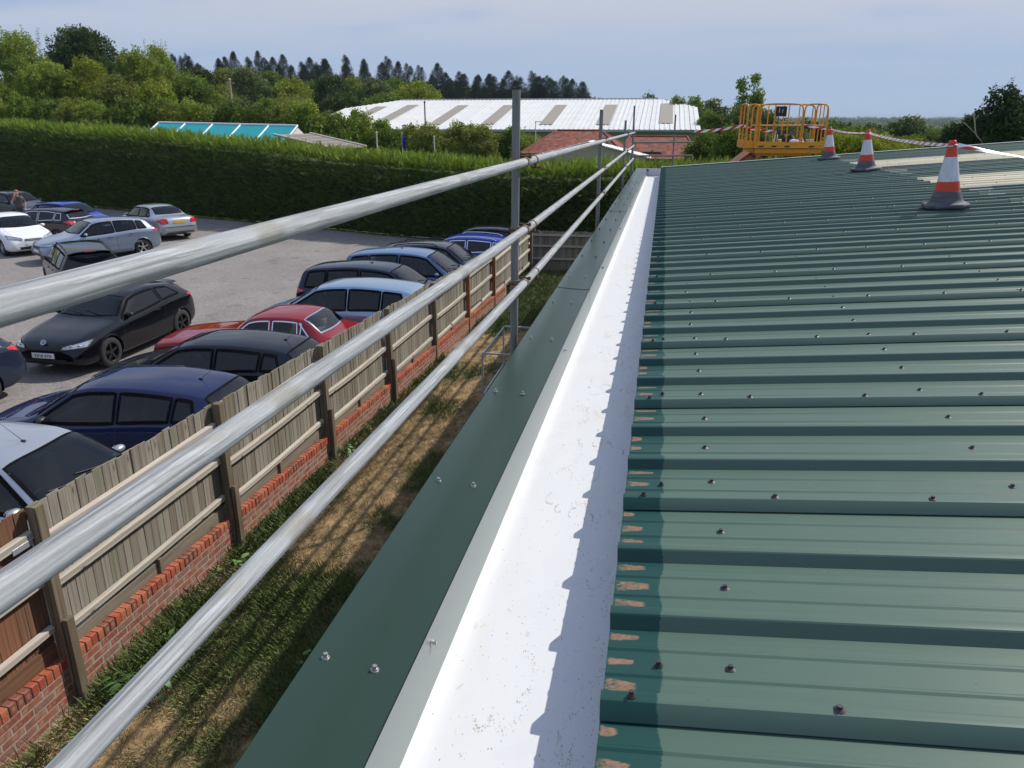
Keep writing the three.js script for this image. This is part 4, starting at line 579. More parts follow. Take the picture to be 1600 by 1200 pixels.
  // wheel wells and underside
  { const g = []; for (const x of wx) for (const s of [-1, 1]) { g.push(new THREE.CylinderGeometry(ar + .012, ar + .012, .40, 22, 1, true, 0, Math.PI).rotateX(Math.PI / 2).rotateZ(Math.PI / 2 * 0).translate(x, r, s * (hw - .24)).toNonIndexed()); g.push(new THREE.CylinderGeometry(ar + .012, ar + .012, .40, 22, 1, true, Math.PI, Math.PI).rotateX(Math.PI / 2).translate(x, r, s * (hw - .24)).toNonIndexed()); g.push(new THREE.CircleGeometry(ar + .02, 24).translate(x, r, s * (hw - .44)).toNonIndexed()); } 
    part('wheel_well', g.map(q => { const p = q.attributes.position; for (let i = 0; i < p.count; i++) if (p.getY(i) < .2) p.setY(i, .2); return q; }), M_under, root); }
  const wg = wheelGeos(r, T.spokes ?? 5), rimM = T.rim ?? M_alloy;
  for (const x of wx) for (const s of [-1, 1]) { const w = new THREE.Group(); w.name = 'wheel'; w.position.set(x, r, s * (hw - .115)); if (s < 0) w.rotation.y = Math.PI; if (T.steer && x == wx[0]) w.rotation.y += T.steer; root.add(w); part('tyre', wg.tyre, M_tyre, w); part('rim', wg.rim, rimM, w); part('spoke_shade_plate', wg.back, M_under, w).name = 'spoke_shade_disc'; }  // black disc behind the spokes stands in for the shade inside the wheel
  // glass and frames
  const frameM = T.chromeFrame ? M_chrome : M_seal;
  for (const s of [-1, 1]) sw.forEach((q, qi) => { const [A, B] = sideWin(...q); const w = part('side_window', patch(A, B, onSide(s, .0035), 14, 8), qi ? (T.privacyRear ? M_privacy : GL) : GL, root); part('window_frame', ringGeo(outline(A, B), onSide(s, .006), T.chromeFrame ? .022 : .045, [L, 1]), frameM, w); });
  { const w = part('windscreen', patch(wsA, wsB, onTop(.0035), 24, 14), GL, root); part('window_frame', ringGeo(outline(wsA, wsB), onTop(.006), T.chromeFrame ? .022 : .045, [L * 1.3, 1]), frameM, w);
    const wip = []; for (const [z0, z1] of [[-hw * .45, hw * .10], [hw * .06, hw * .58]]) { const a = onTop(.018)([T.cowl + .02, z0]), b = onTop(.014)([T.cowl + .045, z1]); wip.push(bar(V(...a), V(...b), .007, 5)); } part('wiper', wip, M_trim, w);
    const q = part('rear_window', patch(rwA, rwB, onTop(.0035), 20, 12), T.privacyRear ? M_privacy : GL, root); part('window_frame', ringGeo(outline(rwA, rwB), onTop(.006), .04, [L * 1.3, 1]), frameM, q); }
  // cabin
  { const mSeat = T.seats ?? M_clothes, fl = [], xs = [X(lerp(T.cowl, T.ws, 1.25)), X(lerp(T.ws, T.rt, .78))];
    const xa = X(T.cowl + .05), xb = X(T.trunk ? T.rb - .01 : T.rb - .01); part('cabin_lining', [bx(xa - xb, .04, W * .80, (xa + xb) / 2, .30, 0), bx(.05, .44, W * .76, xa + .02, .5, 0), rbx(.34, .16, W * .74, .05, xa - .02, beltF(T.cowl) - .11, 0), bx(.04, .55, W * .70, xb - .0, .57, 0), bx(xa - xb, .40, .02, (xa + xb) / 2, .52, hw * .86), bx(xa - xb, .40, .02, (xa + xb) / 2, .52, -hw * .86)], T.seats ? M_trim : M_clothes, root);
    const rH = (x) => topF((L / 2 - x) / L);
    for (const z of [-hw * .42, hw * .42]) { const hB = Math.min(1.0, rH(xs[0] - .25) - .43); const s = part('seat', [rbx(.48, .14, .48, .05, xs[0] + .1, .45, z), rbx(.13, hB - .40, .46, .05, 0, 0, 0).rotateZ(.24).translate(xs[0] - .19, (hB + .42) / 2 + .02, z)], mSeat, root); part('headrest', rbx(.09, .16, .26, .035, xs[0] - .30, hB + .13, z), mSeat, s); }
    { const hB = Math.min(.95, rH(xs[1] - .35) - .34); const s = part('rear_seat', [rbx(.46, .14, W * .66, .05, xs[1] + .1, .46, 0), rbx(.12, Math.max(.25, hB - .44), W * .66, .05, 0, 0, 0).rotateZ(.26).translate(xs[1] - .2, (hB + .44) / 2, 0)], mSeat, root); for (const z of [-hw * .42, hw * .42]) part('headrest', rbx(.08, .13, .24, .03, xs[1] - .28, hB + .07, z), mSeat, s); }
    part('steering_wheel', new THREE.TorusGeometry(.18, .014, 8, 28).rotateY(Math.PI / 2).rotateZ(-.4).translate(xa - .30, beltF(T.cowl) - .02, hw * .42), M_trim, root);
    part('mirror_inside', rbx(.02, .06, .2, .008, X(T.ws + .005) + .03, topF(T.ws) - .13, 0), M_trim, root); }
  // lamps, grille, plates, handles, mirrors, aerial
  const H = T.head ?? [.44, .64, .90, .735], hy = (k) => k;
  for (const s of [-1, 1]) { const A = [], B = []; for (let i = 0; i <= 6; i++) { const t = i / 6; A.push([s * hw * lerp(H[0], H[2], t), lerp(H[1], H[1] + .035, t)]); B.push([s * hw * lerp(H[0] + .03, H[2] - .01, t), lerp(H[1] + .07, H[3] + .02, t)]); } const h = part('headlight', patch(A, B, onEnd(false, .006), 12, 6), M_headl, root); part('lamp_surround', ringGeo(outline(A, B), onEnd(false, .009), .016, [1, 1]), M_trim, h); if (T.lampBulbs) for (const t of [.42, .72]) { const p = onEnd(false, .004)([s * hw * lerp(H[0], H[2], t), lerp(H[1], H[3], .52)]); part('lamp_lens', new THREE.SphereGeometry(.036, 14, 10).scale(.5, 1, 1).translate(...p), M_chrome, h); }
    const tl = T.tail ?? [.58, .86, .90, 1.02]; const C = [], D = []; for (let i = 0; i <= 6; i++) { const t = i / 6; C.push([s * hw * lerp(tl[0], tl[2], t), lerp(tl[1], tl[1] - .02, t)]); D.push([s * hw * lerp(tl[0] + .03, tl[2] - .03, t), lerp(tl[3] - .04, tl[3], t)]); } const q = part('tail_light', patch(C, D, onEnd(true, .006), 10, 6), M_redl, root); part('lamp_surround', ringGeo(outline(C, D), onEnd(true, .008), .012, [1, 1]), M_trim, q);
    // wrap of the rear lamp onto the flank
    const fA = [], fB = []; const f0 = endF(hw * (tl[2] - .05), (tl[1] + tl[3]) / 2, true); for (let i = 0; i <= 4; i++) { const t = i / 4; fA.push([lerp(f0 - .045, f0 + .004, t), lerp((tl[1] + tl[3]) / 2, tl[1] - .0, t)]); fB.push([lerp(f0 - .05, f0 + .002, t), lerp((tl[1] + tl[3]) / 2 + .03, tl[3] - .01, t)]); } part('tail_light_side', patch(fA, fB, onSide(s, .006), 8, 4), M_redl, q); }
  const fpatch = (n, z0, z1, y0, y1, m, rear, off = .006) => part(n, patch([[z0, y0], [0, y0 - .0], [z1, y0]], [[z0 * .98, y1], [0, y1], [z1 * .98, y1]], onEnd(rear, off), 16, 4), m, root);
  const gr = T.grille ?? [.40, .56, .66]; fpatch('grille', -hw * gr[0], hw * gr[0], gr[1], gr[2], M_trim, false); fpatch('lower_intake', -hw * .58, hw * .58, .27, .38, M_trim, false, .004);
  if (T.grilleBar) fpatch('grille_bar', -hw * gr[0], hw * gr[0], (gr[1] + gr[2]) / 2 - .012, (gr[1] + gr[2]) / 2 + .012, M_chrome, false, .012);
  fpatch('rear_valance', -hw * .70, hw * .70, .30, .40, M_trim, true, .004);
  { const y = T.plateF ?? .47, f = endF(.27, y, false); part('number_plate', rbx(.012, .112, .52, .004, X(f) + .014, y, 0), T.plateFront ?? M_plateW, root); const yr = T.plateR ?? .76, f2 = endF(.27, yr, true); part('number_plate', rbx(.012, .112, .52, .004, X(f2) - .014, yr, 0), M_plateY, root); }
  for (const s of [-1, 1]) { for (const f of T.splits == 1 ? [d[2] - .05] : [d[2] - .035, d[4] - .045]) { const y = lowY(f) - .13, z = sideZ(f, y); part('door_handle', rbx(.17, .026, .03, .010, X(f), y, s * (z + .012)), T.handleM ?? M, root); }
    const f = d[0] + .045, y = lowY(f) + .06, z = sideZ(f, y); const mg = new THREE.SphereGeometry(1, 18, 12).scale(.06, .055, .095).translate(X(f) + .01, y + .0, s * (z + .10)); const mi = part('door_mirror', [mg, rbx(.05, .035, .12, .012, X(f), y - .045, s * (z + .03))], T.mirrorM ?? M, root); part('mirror_glass', new THREE.CircleGeometry(1, 18).scale(.078, .043, 1).rotateY(-Math.PI / 2).translate(X(f) - .052, y + .0, s * (z + .10)), M_chrome, mi); }
  // rub strip and sill
  if (T.strip) for (const s of [-1, 1]) part('rub_strip', patch([[.27, .53], [.5, .53], [.80, .54]], [[.27, .57], [.5, .57], [.80, .58]], onSide(s, .012), 20, 1), T.strip, root);
  for (const s of [-1, 1]) part('sill', patch([[.30, .20], [.5, .20], [.70, .20]], [[.30, .265], [.5, .265], [.70, .265]], onSide(s, .004), 14, 1), M_trim, root);
  if (T.bumperStrip) fpatch('bumper_strip', -hw * .80, hw * .80, .585, .612, M_trim, true, .012);
  if (T.rails) for (const s of [-1, 1]) { const pts = []; for (let i = 0; i <= 10; i++) { const f = lerp(T.ws + .06, T.rt - .06, i / 10), z = hw * rf - .045; pts.push(V(X(f), topY(f, z) + (i == 0 || i == 10 ? -.005 : .045), s * z)); } part('roof_rail', tube(pts, .016, 30, 8), T.rails, root); }
  if (T.spoiler) part('spoiler', gridGeo(20, 4, (a, b) => { const z = lerp(-1, 1, a) * hw * (rf - .05), f = lerp(T.rt - .03, T.rt + .022, b); const e = Math.sin(b * Math.PI / 2); return [X(f), topY(T.rt - .03, z) + .012 - .02 * b * b * 0 + .006 * e, z]; }), T.spoilerM ?? M, root);
  if (T.spoiler) part('brake_light', rbx(.02, .022, .28, .005, X(T.rt + .024), topY(T.rt - .03, 0) + .004, 0), M_redl, root);
  if (T.aerial) { const f = T.aerial[0], y = topY(f, 0); const a = part('aerial', bar(V(X(f), y, 0), V(X(f) - T.aerial[1] * .8, y + T.aerial[1] * .62, 0), .0045, 5, .002), M_trim, root); part('aerial_foot', rbx(.06, .022, .03, .009, X(f), y + .008, 0), M_trim, a); }
  return root;
}
function car(o, X, Z, a, b, label, category = 'car') {      // a, b: heading to the right and ahead
  const g = buildCar(o); g.name = numbered(o.name ?? 'parked_car'); g.position.set(X, 0.002, -Z); g.rotation.y = Math.atan2(b, a); scene.add(g); return tag(g, label, category, 'cars parked in the car park');
}
{
  const navy = paint(.008, .014, .06), blackp = paint(.003, .003, .005), black2 = paint(.004, .005, .010), silver = paint(.42, .44, .47, .6, .34), silverB = paint(.26, .31, .40, .6, .34), white = paint(.78, .78, .78, 0), redp = paint(.22, .012, .016, .3), lblue = paint(.26, .37, .50, .6, .34), gblue = paint(.10, .17, .30, .5), blue = paint(.008, .03, .26), dgrey = paint(.035, .04, .05), aub = paint(.016, .012, .02), dnavy = paint(.010, .016, .040);
  // row along the fence
  car({ type: 'hatch', paint: navy, aerial: [.80, .26], mirrorM: M_trim, tail: [.60, .86, .9, 1.06], sy: .985 }, -7.78, 9.58, -1, -.06, 'dark blue hatchback with rear aerial parked tail to the fence');
  car({ type: 'hatch', paint: black2, aerial: [.82, .26], privacyRear: true, sy: .93, spokes: 5 }, -7.70, 11.95, -1, -.05, 'black hatchback parked between the dark blue hatchback and the red saloon');
  car({ type: 'classic', paint: redp, seats: M_cream, chromeFrame: true, head: [.40, .58, .86, .66], grille: [.30, .56, .66], grilleBar: true, tail: [.55, .60, .9, .74], spokes: 10, plateR: .62, roofw: .70 }, -7.66, 14.30, -1, -.03, 'dark red classic saloon with chrome window frames and cream seats');
  car({ type: 'mpv', paint: lblue, sy: .93, dlo: [.25, .395, .575, .59, .76, .775, .90, .87], privacyRear: true }, -7.05, 16.45, -1, 0.0, 'light metallic blue people carrier parked tail to the fence');
  car({ type: 'mpv', paint: dnavy, sy: .96, aerial: [.55, .5], privacyRear: true }, -6.95, 18.55, 1, .02, 'very dark navy people carrier nose to the fence beside the light blue car');
  car({ type: 'mpv', paint: gblue, aerial: [.60, .5] }, -6.65, 20.70, 1, .02, 'grey blue people carrier with tall windscreen nose to the fence');
  car({ type: 'hatch', paint: dgrey, rails: M_trim, sy: 1.06 }, -6.55, 22.75, 1, .02, 'dark grey car with roof rails half hidden behind the grey blue people carrier');
  car({ type: 'hatch', paint: blue, rails: M_chrome, chromeFrame: true, sy: .98 }, -6.45, 24.75, -1, 0, 'bright blue estate car with silver roof rails near the hedge');
  car({ type: 'hatch', paint: black2 }, -6.30, 27.0, -1, 0, 'black car at the hedge end of the row along the fence');
  car({ type: 'hatch', paint: silver, aerial: [.47, .36], sy: .99, L: 4.2 }, -7.32, 7.10, 1, .02, 'silver car nose to the fence with sky in its large windscreen');
  // middle and far cars
  const plate = std({ map: canvasTex(512, 112, (x, w, h) => { x.fillStyle = '#eceded'; x.fillRect(0, 0, w, h); x.fillStyle = '#15161a'; x.font = 'bold 88px sans-serif'; x.textAlign = 'center'; x.textBaseline = 'middle'; x.fillText('VX16 VFN', w / 2, h / 2 + 4, w * .90); }), roughness: .45 });
  const sc = car({ type: 'coupe', paint: blackp, rim: M_blackrim, spokes: 5, lampBulbs: true, spoiler: true, privacyRear: true, head: [.46, .575, .92, .70], grille: [.52, .555, .595], plateF: .455, plateFront: M_plateW, roofw: .68, mirrorM: M_trim, steer: .0 }, -12.2, 15.1, .0, -1, 'black three door coupe with black wheels facing the silver fronted row, plate VX16 VFN');
  sc.userData.label = 'glossy black three door coupe with black wheels, number plate VX16 VFN';
  { const np = sc.children.find(c => c.name == 'number_plate'); const x = np.geometry.boundingBox ?? (np.geometry.computeBoundingBox(), np.geometry.boundingBox);
    const pr = part('plate_print', new THREE.PlaneGeometry(.512, .106).rotateY(Math.PI / 2).translate(x.max.x + .0015, .455, 0), plate, np);
    const badge = canvasTex(128, 128, (c, w) => { c.fillStyle = '#27366b'; c.fillRect(0, 0, w, w); c.strokeStyle = '#e8ebf0'; c.lineWidth = 9; c.beginPath(); c.arc(64, 64, 54, 0, 7); c.stroke(); c.lineWidth = 8; c.beginPath(); c.moveTo(42, 20); c.lineTo(64, 62); c.lineTo(86, 20); c.stroke(); c.beginPath(); c.moveTo(20, 42); c.lineTo(44, 104); c.lineTo(64, 70); c.lineTo(84, 104); c.lineTo(108, 42); c.stroke(); });
    const bd = part('badge', new THREE.CylinderGeometry(.062, .062, .012, 28).rotateX(0), std({ map: badge, roughness: .25, metalness: .5 }), sc); bd.rotation.set(0, Math.PI / 2, -1.05, 'ZYX'); bd.position.set(2.075, .715, 0); }
  car({ type: 'hatch', paint: paint(.018, .026, .05), chromeFrame: true, L: 4.6, wb: 2.75, privacyRear: true }, -13.10, 10.15, -.22, -.975, 'dark navy estate car with silver window trim parked ahead of the black coupe');
  car({ type: 'suv', paint: blackp, rails: M_trim, spoiler: true, spoilerM: M_trim, privacyRear: true, tail: [.66, .84, .9, 1.10] }, -17.0, 20.2, -.735, .678, 'black off roader with roof rails and rear spoiler seen from behind');
  car({ type: 'hatch', paint: silverB, spokes: 5, strip: silverB, sy: 1.0, mirrorM: silver }, -21.25, 26.3, -.54, -.84, 'silver blue five door hatchback behind the black off roader');
  car({ type: 'hatch', paint: white, grille: [.34, .60, .67], grilleBar: true, head: [.42, .64, .90, .78] }, -25.7, 27.1, .86, -.5, 'white hatchback with silver grille bar facing the black off roader');
  car({ type: 'hatch', paint: aub, chromeFrame: true, spoiler: true, spoilerM: M_trim, privacyRear: true, tail: [.54, .88, .92, 1.02] }, -26.2, 29.45, -1, .06, 'black five door hatchback with chrome window line and red tail lamps');
  car({ type: 'hatch', paint: blue }, -26.75, 31.65, .97, -.22, 'bright blue hatchback between the black hatchback and the silver saloon');
  car({ type: 'saloon', paint: silver, bumperStrip: true, strip: silver, tail: [.56, .76, .9, .98], spokes: 7, plateR: .80 }, -22.7, 31.95, -.87, .49, 'silver saloon with red triangular tail lamps and yellow number plate');
  car({ type: 'hatch', paint: dgrey }, -33.6, 36.0, .95, -.3, 'dark grey car behind the person by the hedge');
}

// ---------------------------------------------------------------- person standing among the far cars, right hand raised to the face
{
  const pe = thing('person', 'person in a grey brown t-shirt holding one hand to the face', 'person', [-31.2, 0.002, -33.55], 0);
  const J = { hip: V(0, .95, 0), chest: V(0, 1.30, 0), neck: V(0, 1.48, 0), head: V(0, 1.62, .02) };
  const caps = [];                              // [a, b, ra, rb, colour index] 0 skin 1 shirt 2 trousers 3 shoes
  const C = (a, b, ra, rb, c) => caps.push([a, b, ra, rb, c]);
  C(V(-.05, 1.0, 0), V(-.12, 1.34, 0), .12, .12, 1); C(V(.05, 1.0, 0), V(.12, 1.34, 0), .12, .12, 1); C(V(-.15, 1.40, 0), V(.15, 1.40, 0), .075, .075, 1);
  C(J.chest.clone().setY(1.42), J.neck.clone().setY(1.53), .06, .055, 0);
  C(V(0, 1.66, 0), V(0, 1.60, .03), .098, .078, 0); C(V(0, 1.555, .055), V(0, 1.545, .045), .045, .04, 0); C(V(0, 1.625, .10), V(0, 1.605, .118), .014, .018, 0);
  C(V(-.095, 1.625, 0), V(-.10, 1.645, -.005), .02, .02, 0); C(V(.095, 1.625, 0), V(.10, 1.645, -.005), .02, .02, 0);
  // raised arm (their right) and hanging arm
  C(V(-.20, 1.40, 0), V(-.25, 1.22, .06), .062, .056, 1); C(V(-.25, 1.22, .06), V(-.255, 1.15, .10), .046, .044, 0); C(V(-.255, 1.15, .10), V(-.10, 1.48, .17), .043, .03, 0); C(V(-.10, 1.48, .17), V(-.075, 1.55, .16), .032, .036, 0);
  for (let i = 0; i < 4; i++) { const x = -.10 + i * .017; C(V(x, 1.57, .165), V(x + .012, 1.615 + (i == 1 || i == 2 ? .01 : 0), .158), .010, .009, 0); C(V(x + .012, 1.615, .158), V(x + .02, 1.642, .14), .009, .008, 0); } C(V(-.055, 1.535, .16), V(-.03, 1.565, .15), .011, .009, 0);
  C(V(.20, 1.40, 0), V(.26, 1.20, -.02), .062, .056, 1); C(V(.26, 1.20, -.02), V(.275, 1.12, -.01), .045, .043, 0); C(V(.275, 1.12, -.01), V(.27, .88, .06), .042, .028, 0); C(V(.27, .88, .06), V(.268, .81, .075), .03, .034, 0);
  for (let i = 0; i < 4; i++) { const z = .05 + i * .018; C(V(.268, .79, z), V(.262, .74, z + .006), .010, .009, 0); C(V(.262, .74, z + .006), V(.252, .712, z + .004), .009, .008, 0); } C(V(.262, .82, .10), V(.25, .78, .118), .011, .009, 0);
  for (const s of [-1, 1]) { C(V(s * .09, .97, 0), V(s * .10, .52, .01), .098, .066, 2); C(V(s * .10, .52, .01), V(s * .11, .10, -.02), .062, .045, 2); C(V(s * .11, .05, -.04), V(s * .13, .035, .15), .045, .036, 3); }
  const sd = (p, q) => { const [a, b, ra, rb] = q, ab = b.clone().sub(a), t = clamp(p.clone().sub(a).dot(ab) / Math.max(1e-9, ab.lengthSq())); return p.distanceTo(a.clone().addScaledVector(ab, t)) - lerp(ra, rb, t); };
  const field = (cx, cy, cz, half, res, list, k) => { const mc = new MarchingCubes(res, new THREE.MeshBasicMaterial(), false, false, 200000); mc.isolation = 0; const p = V(0, 0, 0);
    for (let z = 0; z < res; z++) for (let y = 0; y < res; y++) for (let x = 0; x < res; x++) { p.set(cx + (x / res * 2 - 1) * half, cy + (y / res * 2 - 1) * half, cz + (z / res * 2 - 1) * half); let d = 9; for (const c of list) { const e = sd(p, c); const h = clamp(.5 + .5 * (d - e) / k); d = d + (e - d) * h - k * h * (1 - h); } mc.field[x + y * res + z * res * res] = -d; }
    mc.update(); const n = mc.count ?? mc.geometry.drawRange.count, pos = new Float32Array(mc.positionArray.slice(0, n * 3)); for (let i = 0; i < n; i++) { pos[3 * i] = cx + pos[3 * i] * half; pos[3 * i + 1] = cy + pos[3 * i + 1] * half; pos[3 * i + 2] = cz + pos[3 * i + 2] * half; } return pos; };
  const P = field(0, .9, 0, .96, 150, caps, .022);
  const cols = [[.48, .26, .18], [.085, .075, .075], [.05, .055, .08], [.03, .03, .03]], col = new Float32Array(P.length), v = V(0, 0, 0);
  for (let i = 0; i < P.length; i += 3) { v.set(P[i], P[i + 1], P[i + 2]); let b = 9, c = 0; for (const q of caps) { const e = sd(v, q); if (e < b) { b = e; c = q[4]; } } col.set(cols[c], i); }
  let g = new THREE.BufferGeometry(); g.setAttribute('position', new THREE.BufferAttribute(P, 3)); g.setAttribute('color', new THREE.BufferAttribute(col, 3)); g = mergeVertices(g, 1e-5); g.computeVertexNormals();
  part('body', g, std({ vertexColors: true, roughness: .75 }), pe);
  const hg = new THREE.SphereGeometry(.106, 24, 18, 0, 7, 0, 1.75); { const p = hg.attributes.position; for (let i = 0; i < p.count; i++) { const n = 1 + .05 * (h2(i, 3, 3) - .5); p.setXYZ(i, p.getX(i) * n, p.getY(i) * 1.05 * n, p.getZ(i) * 1.06 * n); } hg.rotateX(-.5).translate(0, 1.665, -.006); hg.computeVertexNormals(); }
  part('hair', hg, std({ color: lin(.26, .12, .05), roughness: .8 }), pe);
  for (const s of [-1, 1]) part('eye', new THREE.SphereGeometry(.011, 10, 8).translate(s * .033, 1.632, .098), std({ color: lin(.05, .04, .03), roughness: .3 }), pe);
  part('mouth', rbx(.045, .008, .006, .003, 0, 1.568, .098), std({ color: lin(.35, .12, .1), roughness: .6 }), pe);
  pe.rotation.y = Math.atan2(31.2, 33.55) * .8;
}

// ---------------------------------------------------------------- plants: crowns are thousands of small leaf faces spread through the crown
function leafBall(n, size, seed, long = 1.5) {       // tuft of folded leaves inside a unit ball
  srand(seed); const pos = []; const q = new THREE.Quaternion(), v = V(0, 0, 0);
  for (let i = 0; i < n; i++) { const c = V(rr(-1, 1), rr(-1, 1), rr(-1, 1)); while (c.length() > 1) c.set(rr(-1, 1), rr(-1, 1), rr(-1, 1)); q.setFromEuler(new THREE.Euler(rr(0, 6.3), rr(0, 6.3), rr(0, 6.3))); const s = size * rr(.6, 1.2), w = s / long; const P = [[0, -s, 0], [w, 0, w * .35], [0, s, 0], [-w, 0, w * .35]].map(a => V(...a).applyQuaternion(q).add(c)); for (const k of [0, 1, 2, 0, 2, 3]) pos.push(P[k].x, P[k].y, P[k].z); }
  const g = new THREE.BufferGeometry(); g.setAttribute('position', new THREE.Float32BufferAttribute(pos, 3)); g.computeVertexNormals(); return g;
}
function spray(n, seed) {                            // flat feathery conifer spray growing along +y
  srand(seed); const pos = []; for (let i = 0; i < n; i++) { const t = i / n, sd = i % 2 ? 1 : -1, x0 = 0, y0 = t * .85, a = rr(.5, .95) * sd, l = (1 - t * .6) * rr(.28, .46), wz = rr(-.12, .12); const dx = Math.sin(a) * l, dy = Math.cos(a) * l, w = .055; pos.push(x0 - w * Math.cos(a), y0 + w * Math.sin(a), 0, x0 + w * Math.cos(a), y0 - w * Math.sin(a), 0, x0 + dx, y0 + dy, wz); } pos.push(-.05, 0, 0, .05, 0, 0, 0, 1.1, .05);
  const g = new THREE.BufferGeometry(); g.setAttribute('position', new THREE.Float32BufferAttribute(pos, 3)); g.computeVertexNormals(); return g;
}
const BALLS = [1, 2, 3].map(i => leafBall(22, .30, 900 + i)), BALLF = leafBall(170, .115, 950), SPRAY = spray(9, 960), NEEDLE = leafBall(20, .34, 970, 4.5);
const hedgeMat = phy({ roughness: .6, transmission: .55, specularIntensity: .4 }), leafMat = phy({ roughness: .62, transmission: .5, specularIntensity: .25 }), leafOpaque = std({ roughness: .75 });
const T_bark = dataTex(128, 256, (u, v) => mix3([58, 50, 42], [112, 100, 86], fbm(u * 14, v * 6, 14, 6, 4, 91)));
const M_bark = std({ map: T_bark, bumpMap: T_bark, bumpScale: .02, roughness: 1 });
function instanced(name, geo, mat, list, parent) {   // list: [pos, scale, colour]
  const im = new THREE.InstancedMesh(geo, mat, list.length), m = new THREE.Matrix4(), q = new THREE.Quaternion(), c = new THREE.Color();
  list.forEach(([p, s, col, quat], i) => { q.setFromEuler(new THREE.Euler(rr(0, 6.3), rr(0, 6.3), rr(0, 6.3))); m.compose(p, quat ?? q, typeof s == 'number' ? V(s, s, s) : s); im.setMatrixAt(i, m); im.setColorAt(i, c.setRGB(...col)); });
  im.name = name; im.castShadow = im.receiveShadow = true; parent.add(im); im.userData.kind = 'stuff'; return im;
}
const shade = (c, a = .25) => { const t = 1 + rr(-a, a), w = rr(-.12, .12); return [c[0] * t * (1 + w), c[1] * t, c[2] * t * (1 - w)]; };
// broadleaf tree or bush: lobes of foliage on a forked trunk
function tree(name, label, group, X, Z, top, rad, col, o = {}) {
  const y0 = terrain(X, Z), H = top - y0, t = thing(name, label, o.cat ?? 'tree', [X, y0, -Z], 0, group);
  const skirt = o.skirt ?? .28, lobes = [], n = o.lobes ?? 9;
  lobes.push([V(0, lerp(skirt, 1, .58) * H, 0), rad * .72, H * (1 - skirt) * .40]);
  for (let i = 0; i < n; i++) { const a = i / n * 6.28 + rr(-.4, .4), k = rr(.12, .92), y = lerp(skirt * H + rad * .2, H * .93 - rad * .1, k), w = Math.sin(Math.PI * clamp(k * .78 + .16)) * rad * rr(.42, .70); lobes.push([V(Math.cos(a) * w, y, Math.sin(a) * w), rad * rr(.30, .48), rad * rr(.28, .46)]); }
  lobes.push([V(rr(-.15, .15) * rad, H - rad * .32, rr(-.15, .15) * rad), rad * .36, rad * .34]);
  const px = o.leaf ?? clamp(Z / 1200 * 3.5, .10, 1.0), cs = px * 1.9, list = [], dens = o.dens ?? 1;
  for (const [c, rx, ry] of lobes) { const area = 4 * 3.14 * rx * Math.max(rx, ry), m = Math.round(clamp(area / (cs * cs) * 0.82 * dens, 12, (o.max ?? 420) * 1.5)); const tone = rr(.82, 1.18);
    for (let i = 0; i < m; i++) { const d = V(rr(-1, 1), rr(-1, 1), rr(-1, 1)).normalize(), k = Math.pow(R(), .34) * (1 + .16 * (fbm(d.x * 2.4 + 7 + c.x, d.y * 2.4 + d.z * 2 + 9, 999, 999, 2, 5) - .5) * 2) * rr(.9, 1.1); const p = V(c.x + d.x * rx * k, c.y + d.y * ry * k, c.z + d.z * rx * k); if (p.y < .04 * H) continue; list.push([p, cs * rr(.6, 1.1), shade(col.map(q => q * tone), .22)]); } }
  if (o.wisps) for (let i = 0; i < o.wisps; i++) { const a = rr(0, 6.28), w = rr(0, rad * .7), h = H * rr(.86, 1.07); for (let k = 0; k < 7; k++) list.push([V(Math.cos(a) * w * (1 - k * .04) + rr(-.1, .1), h - k * cs * .7, Math.sin(a) * w), cs * (.35 + k * .06), shade(col)]); }
  const im = instanced('crown', o.geo ?? BALLS[(R() * 3) | 0], o.mat ?? leafMat, list, t);
  const tr = [bar(V(0, -.2, 0), V(rr(-.03, .03) * H, H * .55, rr(-.03, .03) * H), Math.max(.05, H * .022), 9, Math.max(.03, H * .012))];
  for (let i = 0; i < 6; i++) { const l = lobes[1 + (i % n)][0]; tr.push(bar(V(0, H * rr(.18, .45), 0), l, H * .010, 6, H * .003)); } part('trunk', tr, M_bark, t); return t;
}
function conifer(name, label, group, X, Z, top, rad, base, col) {
  const y0 = Math.min(base, terrain(X, Z)), H = top - y0, t = thing(name, label, 'tree', [X, y0, -Z], 0, group), list = [], cs = clamp(Z / 1200 * 4.6, .3, 1.0), lo = .10, lop = rr(-.12, .12), fork = R() < .35 ? rr(.5, .9) : 0;
  const N = Math.round(H * rad * 16 / (cs * cs) * .55); for (let i = 0; i < N; i++) { const k = Math.pow(R(), .8), y = lerp(lo, 1, k) * H, w = rad * Math.pow(1 - k, .62) * (.72 + .55 * fbm(k * 9 + X, X, 999, 999, 2, 3)), a = rr(0, 6.28), q = Math.pow(R(), .4) * w; list.push([V(Math.cos(a) * q + lop * k * rad + (fork && k > .7 && i % 2 ? fork : 0), y * (fork && i % 2 ? .96 : 1), Math.sin(a) * q), cs * rr(.55, 1.0) * (1 - .45 * k), shade(col, .3)]); }
  instanced('crown', NEEDLE, leafOpaque, list, t); part('trunk', bar(V(0, -.3, 0), V(lop * rad, H * .97, 0), H * .018, 7, .03), M_bark, t); return t;
}
const DK = [.080, .125, .022], MD = [.185, .26, .030], LT = [.30, .365, .055], OL = [.27, .30, .05], YG = [.34, .39, .035], GR = [.20, .245, .075], PINE = [.028, .048, .022];
